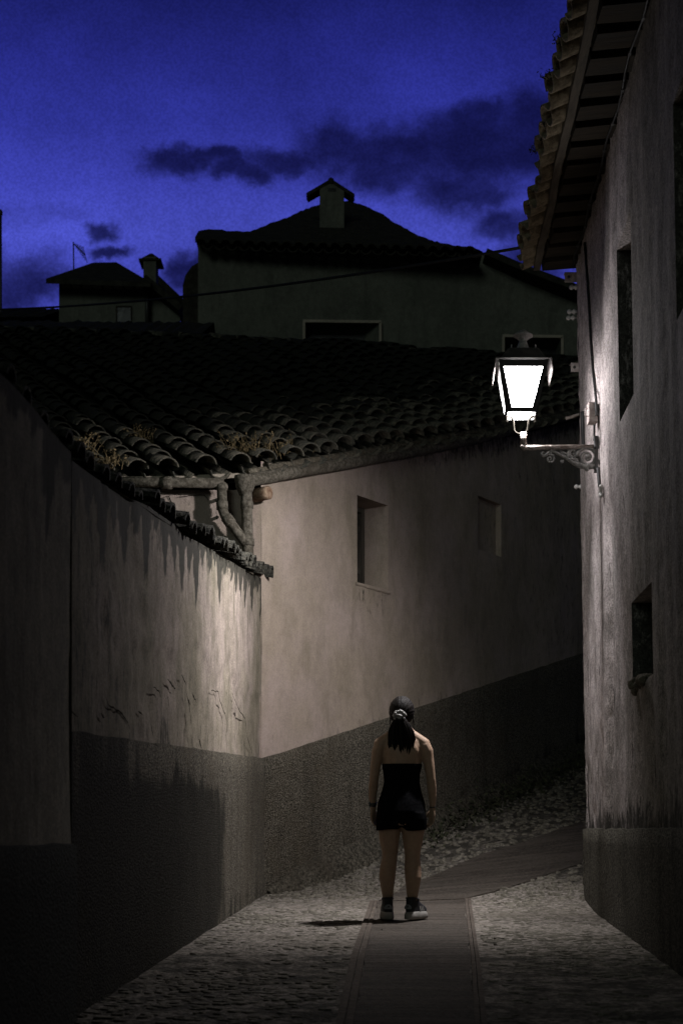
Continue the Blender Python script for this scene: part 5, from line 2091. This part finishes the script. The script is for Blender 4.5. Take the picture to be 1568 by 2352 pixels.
def shoe(cx, cy, ang):
    Rm = Matrix.Rotation(-ang, 3, 'Z')
    T = lambda x, y, z: V((cx, cy, 0)) + Rm @ V((x, y, z))
    root = None
    up = MB()
    rings = []
    for z, y0, y1, w in ((0.050, -0.070, 0.170, 0.046), (0.075, -0.074, 0.166, 0.045), (0.095, -0.072, 0.135, 0.043), (0.112, -0.068, 0.085, 0.042), (0.130, -0.062, 0.055, 0.042), (0.146, -0.060, 0.045, 0.041)):
        rings.append([T(x, y, z + (0.018 * sm(0.01, -0.06, y) if z > 0.12 else 0) - (0.012 if (z > 0.14 and abs(y) < 0.02) else 0)) for x, y in outline(y0, y1, w, heel=0.92)])
    up.loft(rings, caps=False)
    s = up.build('shoe', M['shoe'])
    s.parent = person
    so2 = MB()
    so2.loft([[T(x * k, y * (k if y > 0 else 1.0), z) for x, y in outline(-0.088 + d, 0.180 - d, 0.052, heel=0.92)] for z, d, k in ((0.0, 0.008, 0.96), (0.008, 0.0, 1.02), (0.030, 0.002, 1.0), (0.052, 0.010, 0.95), (0.056, 0.018, 0.9))])
    so2.build('sole', M['sole']).parent = s
    # grey heel tab with a three-bar triangular mark
    hb = MB()

    def on_heel(u, z):
        x = u
        y = -0.0765 + 9.0 * x * x + 0.12 * (z - 0.08)
        return T(x, y, z)
    pl = [(-0.030, 0.078), (0.030, 0.078), (0.031, 0.092), (0.022, 0.104), (0.010, 0.112), (-0.010, 0.112), (-0.022, 0.104), (-0.031, 0.092)]
    nseg = 10
    vs = []
    for i in range(nseg + 1):
        u = -0.031 + 0.062 * i / nseg
        au = abs(u)
        top_ = 0.112 if au < 0.010 else (0.112 - (au - 0.010) / 0.012 * 0.008 if au < 0.022 else 0.104 - (au - 0.022) / 0.009 * 0.014)
        vs += [on_heel(u, 0.077) , on_heel(u, top_)]
    vs = [v + Rm @ V((0, -0.004, 0)) for v in vs]
    hb.add(vs, [(2 * i, 2 * i + 2, 2 * i + 3, 2 * i + 1) for i in range(nseg)])
    hb.build('heel_tab', M['heel']).parent = s
    lg = MB()
    for j, (u0, hgt) in enumerate(((-0.008, 0.005), (-0.0015, 0.0095), (0.005, 0.014))):
        q = [(u0, 0.090), (u0 + 0.005, 0.090), (u0 + 0.005 - 0.0038 * hgt / 0.014 , 0.090 + hgt), (u0 - 0.0048 * hgt / 0.014, 0.090 + hgt * 0.9)]
        lg.add([on_heel(a, b) + Rm @ V((0, -0.0065, 0)) for a, b in q], [(0, 1, 2, 3)], False)
    lg.build('heel_mark', M['shoe']).parent = s
    for sx in (-1, 1):
        stp = MB()
        for j in range(3):
            y0 = 0.030 + 0.022 * j
            q = []
            for y, z in ((y0, 0.060), (y0 + 0.011, 0.060), (y0 - 0.002, 0.098), (y0 - 0.012, 0.098)):
                q.append(T(sx * (0.0495 - (z - 0.05) * 0.06), y, z))
            stp.add(q, [(0, 1, 2, 3)], False)
        stp.build('stripes', M['sole']).parent = s
    cl = MB()
    c = [T(x, y, 0.158 - 0.012 * sm(-0.05, 0.03, y)) for x, y in outline(-0.058, 0.045, 0.040, 24, 0.95)]
    cl.tube(c + [c[0]], 0.007, 6, False)
    cl.build('collar', M['shoe']).parent = s


shoe(-0.106, 0.0, radians(-3))
shoe(0.082, 0.0, radians(33))

# ------------------------------------------------------------------ dusk sky
w = bpy.data.worlds.new('World')
scene.world = w
w.use_nodes = True
t = w.node_tree
nt = NT(t)
bg = t.nodes['Background']
dirv = nt.n('ShaderNodeTexCoord').outputs['Generated']
sep = nt.n('ShaderNodeSeparateXYZ', ins={0: dirv})
dy = nt.math('MAXIMUM', sep.outputs[1], 0.05)
sx_ = nt.math('DIVIDE', sep.outputs[0], dy)
sz_ = nt.math('DIVIDE', sep.outputs[2], dy)
uv = nt.n('ShaderNodeCombineXYZ', ins={0: sx_, 1: sz_}).outputs[0]
wn = nt.n('ShaderNodeTexNoise', ins={'Vector': uv, 'Scale': 18.0, 'Detail': 8.0, 'Roughness': 0.7}).outputs['Color']
wv = nt.n('ShaderNodeVectorMath', operation='SUBTRACT', ins={0: wn, 1: (0.5, 0.5, 0.5)}).outputs[0]
ws = nt.n('ShaderNodeVectorMath', operation='SCALE', ins={0: wv, 'Scale': 0.05}).outputs[0]
uvw = nt.n('ShaderNodeVectorMath', operation='ADD', ins={0: uv, 1: ws}).outputs[0]
rampn = nt.n('ShaderNodeValToRGB')
el = rampn.color_ramp.elements
stops = [(0.0, (0.010, 0.013, 0.10)), (0.36, (0.042, 0.050, 0.36)), (0.42, (0.062, 0.075, 0.51)), (0.455, (0.040, 0.048, 0.375)), (0.50, (0.025, 0.031, 0.275)), (0.545, (0.018, 0.022, 0.215)), (0.585, (0.011, 0.014, 0.138)), (0.80, (0.004, 0.005, 0.045)), (1.0, (0.002, 0.003, 0.02))]
el[0].position, el[0].color = stops[0][0], (*stops[0][1], 1)
el[1].position, el[1].color = stops[-1][0], (*stops[-1][1], 1)
for p_, c_ in stops[1:-1]:
    e = el.new(p_)
    e.color = (*c_, 1)
t.links.new(sz_, rampn.inputs[0])
patch = nt.noise(uv, 5.5, 5, 0.6)
colr = nt.mix(1.0, rampn.outputs[0], nt.n('ShaderNodeCombineColor', ins={0: nt.ramp(patch, 0.3, 0.7, 0.72, 1.2), 1: nt.ramp(patch, 0.3, 0.7, 0.72, 1.2), 2: nt.ramp(patch, 0.3, 0.7, 0.72, 1.2)}).outputs[0], 'MULTIPLY')


def blob(xD, yD, rx, ry, soft=0.6):
    c_ = ((xD - 784) / F, (1905 - yD) / F, 0)
    d_ = nt.n('ShaderNodeVectorMath', operation='SUBTRACT', ins={0: uvw, 1: c_}).outputs[0]
    d_ = nt.n('ShaderNodeVectorMath', operation='MULTIPLY', ins={0: d_, 1: (F / rx, F / ry, 0)}).outputs[0]
    ln = nt.n('ShaderNodeVectorMath', operation='LENGTH', ins={0: d_}).outputs['Value']
    return nt.ramp(ln, 1.45, 0.25, 0.0, 1.0)


cl = None
for a in ((400, 382, 110, 46, 0.8), (560, 398, 110, 40, 0.7), (480, 375, 120, 30, 0.9), (640, 370, 120, 45, 0.9), (762, 340, 130, 100, 0.8), (900, 365, 240, 100, 0.8), (1130, 340, 260, 120, 0.8), (1060, 430, 190, 75, 0.9), (1150, 520, 110, 60, 1.0), (1090, 275, 110, 60, 0.9), (235, 527, 56, 34, 0.9), (265, 580, 60, 22, 0.9), (50, 645, 150, 95, 0.6), (1240, 290, 150, 110, 0.8), (420, 640, 70, 55, 1.0), (1230, 600, 120, 70, 1.0), (60, 480, 220, 50, 1.1)):
    b_ = blob(*a)
    if a[0] == 60:
        b_ = nt.math('MULTIPLY', b_, 0.5)
    cl = b_ if cl is None else nt.math('MAXIMUM', cl, b_)
wisp = nt.noise(uv, 19, 7, 0.62, sc3=(0.8, 1.25, 1))
cl = nt.math('ADD', cl, nt.math('MULTIPLY', nt.math('SUBTRACT', wisp, 0.5), 1.0))
cl = nt.ramp(cl, 0.20, 1.12, 0.0, 1.0)
colr = nt.mix(nt.math('MULTIPLY', cl, 0.94), colr, (0.0042, 0.0048, 0.042))
grain = nt.n('ShaderNodeTexWhiteNoise', noise_dimensions='2D', ins={'Vector': nt.n('ShaderNodeVectorMath', operation='SNAP', ins={0: uv, 1: (0.0011, 0.0011, 0.0011)}).outputs[0]}).outputs['Value']
gv = nt.ramp(grain, 0.0, 1.0, 0.86, 1.14)
colr = nt.mix(1.0, colr, nt.n('ShaderNodeCombineColor', ins={0: gv, 1: gv, 2: gv}).outputs[0], 'MULTIPLY')
# the afterglow fills only the quarter of the sky up the street; behind is night
fade = nt.ramp(sep.outputs[1], 0.25, 0.75, 0.0, 1.0)
colr = nt.mix(fade, (0.0055, 0.0080, 0.0078), colr)
t.links.new(colr, bg.inputs[0])
bg.inputs[1].default_value = 1.0

sun = bpy.data.lights.new('moonlight', 'SUN')  # added fill from behind the camera, lifts the dark back walls
sun.energy = 0.2
sun.angle = radians(20)
sun.color = (0.85, 1.0, 0.92)
so3 = bpy.data.objects.new('moonlight', sun)
COL.objects.link(so3)
so3.rotation_euler = (radians(79), 0, radians(-14))

# ------------------------------------------------------------------ camera and render
cam = bpy.data.cameras.new('camera')
cam.sensor_fit = 'VERTICAL'
cam.sensor_height = 36.0
cam.sensor_width = 24.0
cam.lens = 36.0 * F / 2352
cam.shift_y = 729 / 2352
cam.clip_end = 2000
cam.clip_start = 0.1
cam.dof.use_dof = True
cam.dof.focus_distance = 10.8
cam.dof.aperture_fstop = 3.2
co = bpy.data.objects.new('camera', cam)
COL.objects.link(co)
co.location = (0, 0, EYE)
co.rotation_euler = (radians(90), 0, 0)
scene.camera = co
scene.render.engine = 'CYCLES'
scene.view_settings.view_transform = 'Standard'
scene.view_settings.look = 'None'
scene.view_settings.exposure = 0
scene.view_settings.gamma = 1
scene.cycles.use_denoising = True
try:
    scene.cycles.denoiser = 'OPENIMAGEDENOISE'
except Exception:
    pass
scene.cycles.max_bounces = 5
scene.cycles.diffuse_bounces = 3
scene.cycles.sample_clamp_indirect = 3.0
scene.cycles.caustics_reflective = False
scene.cycles.caustics_refractive = False
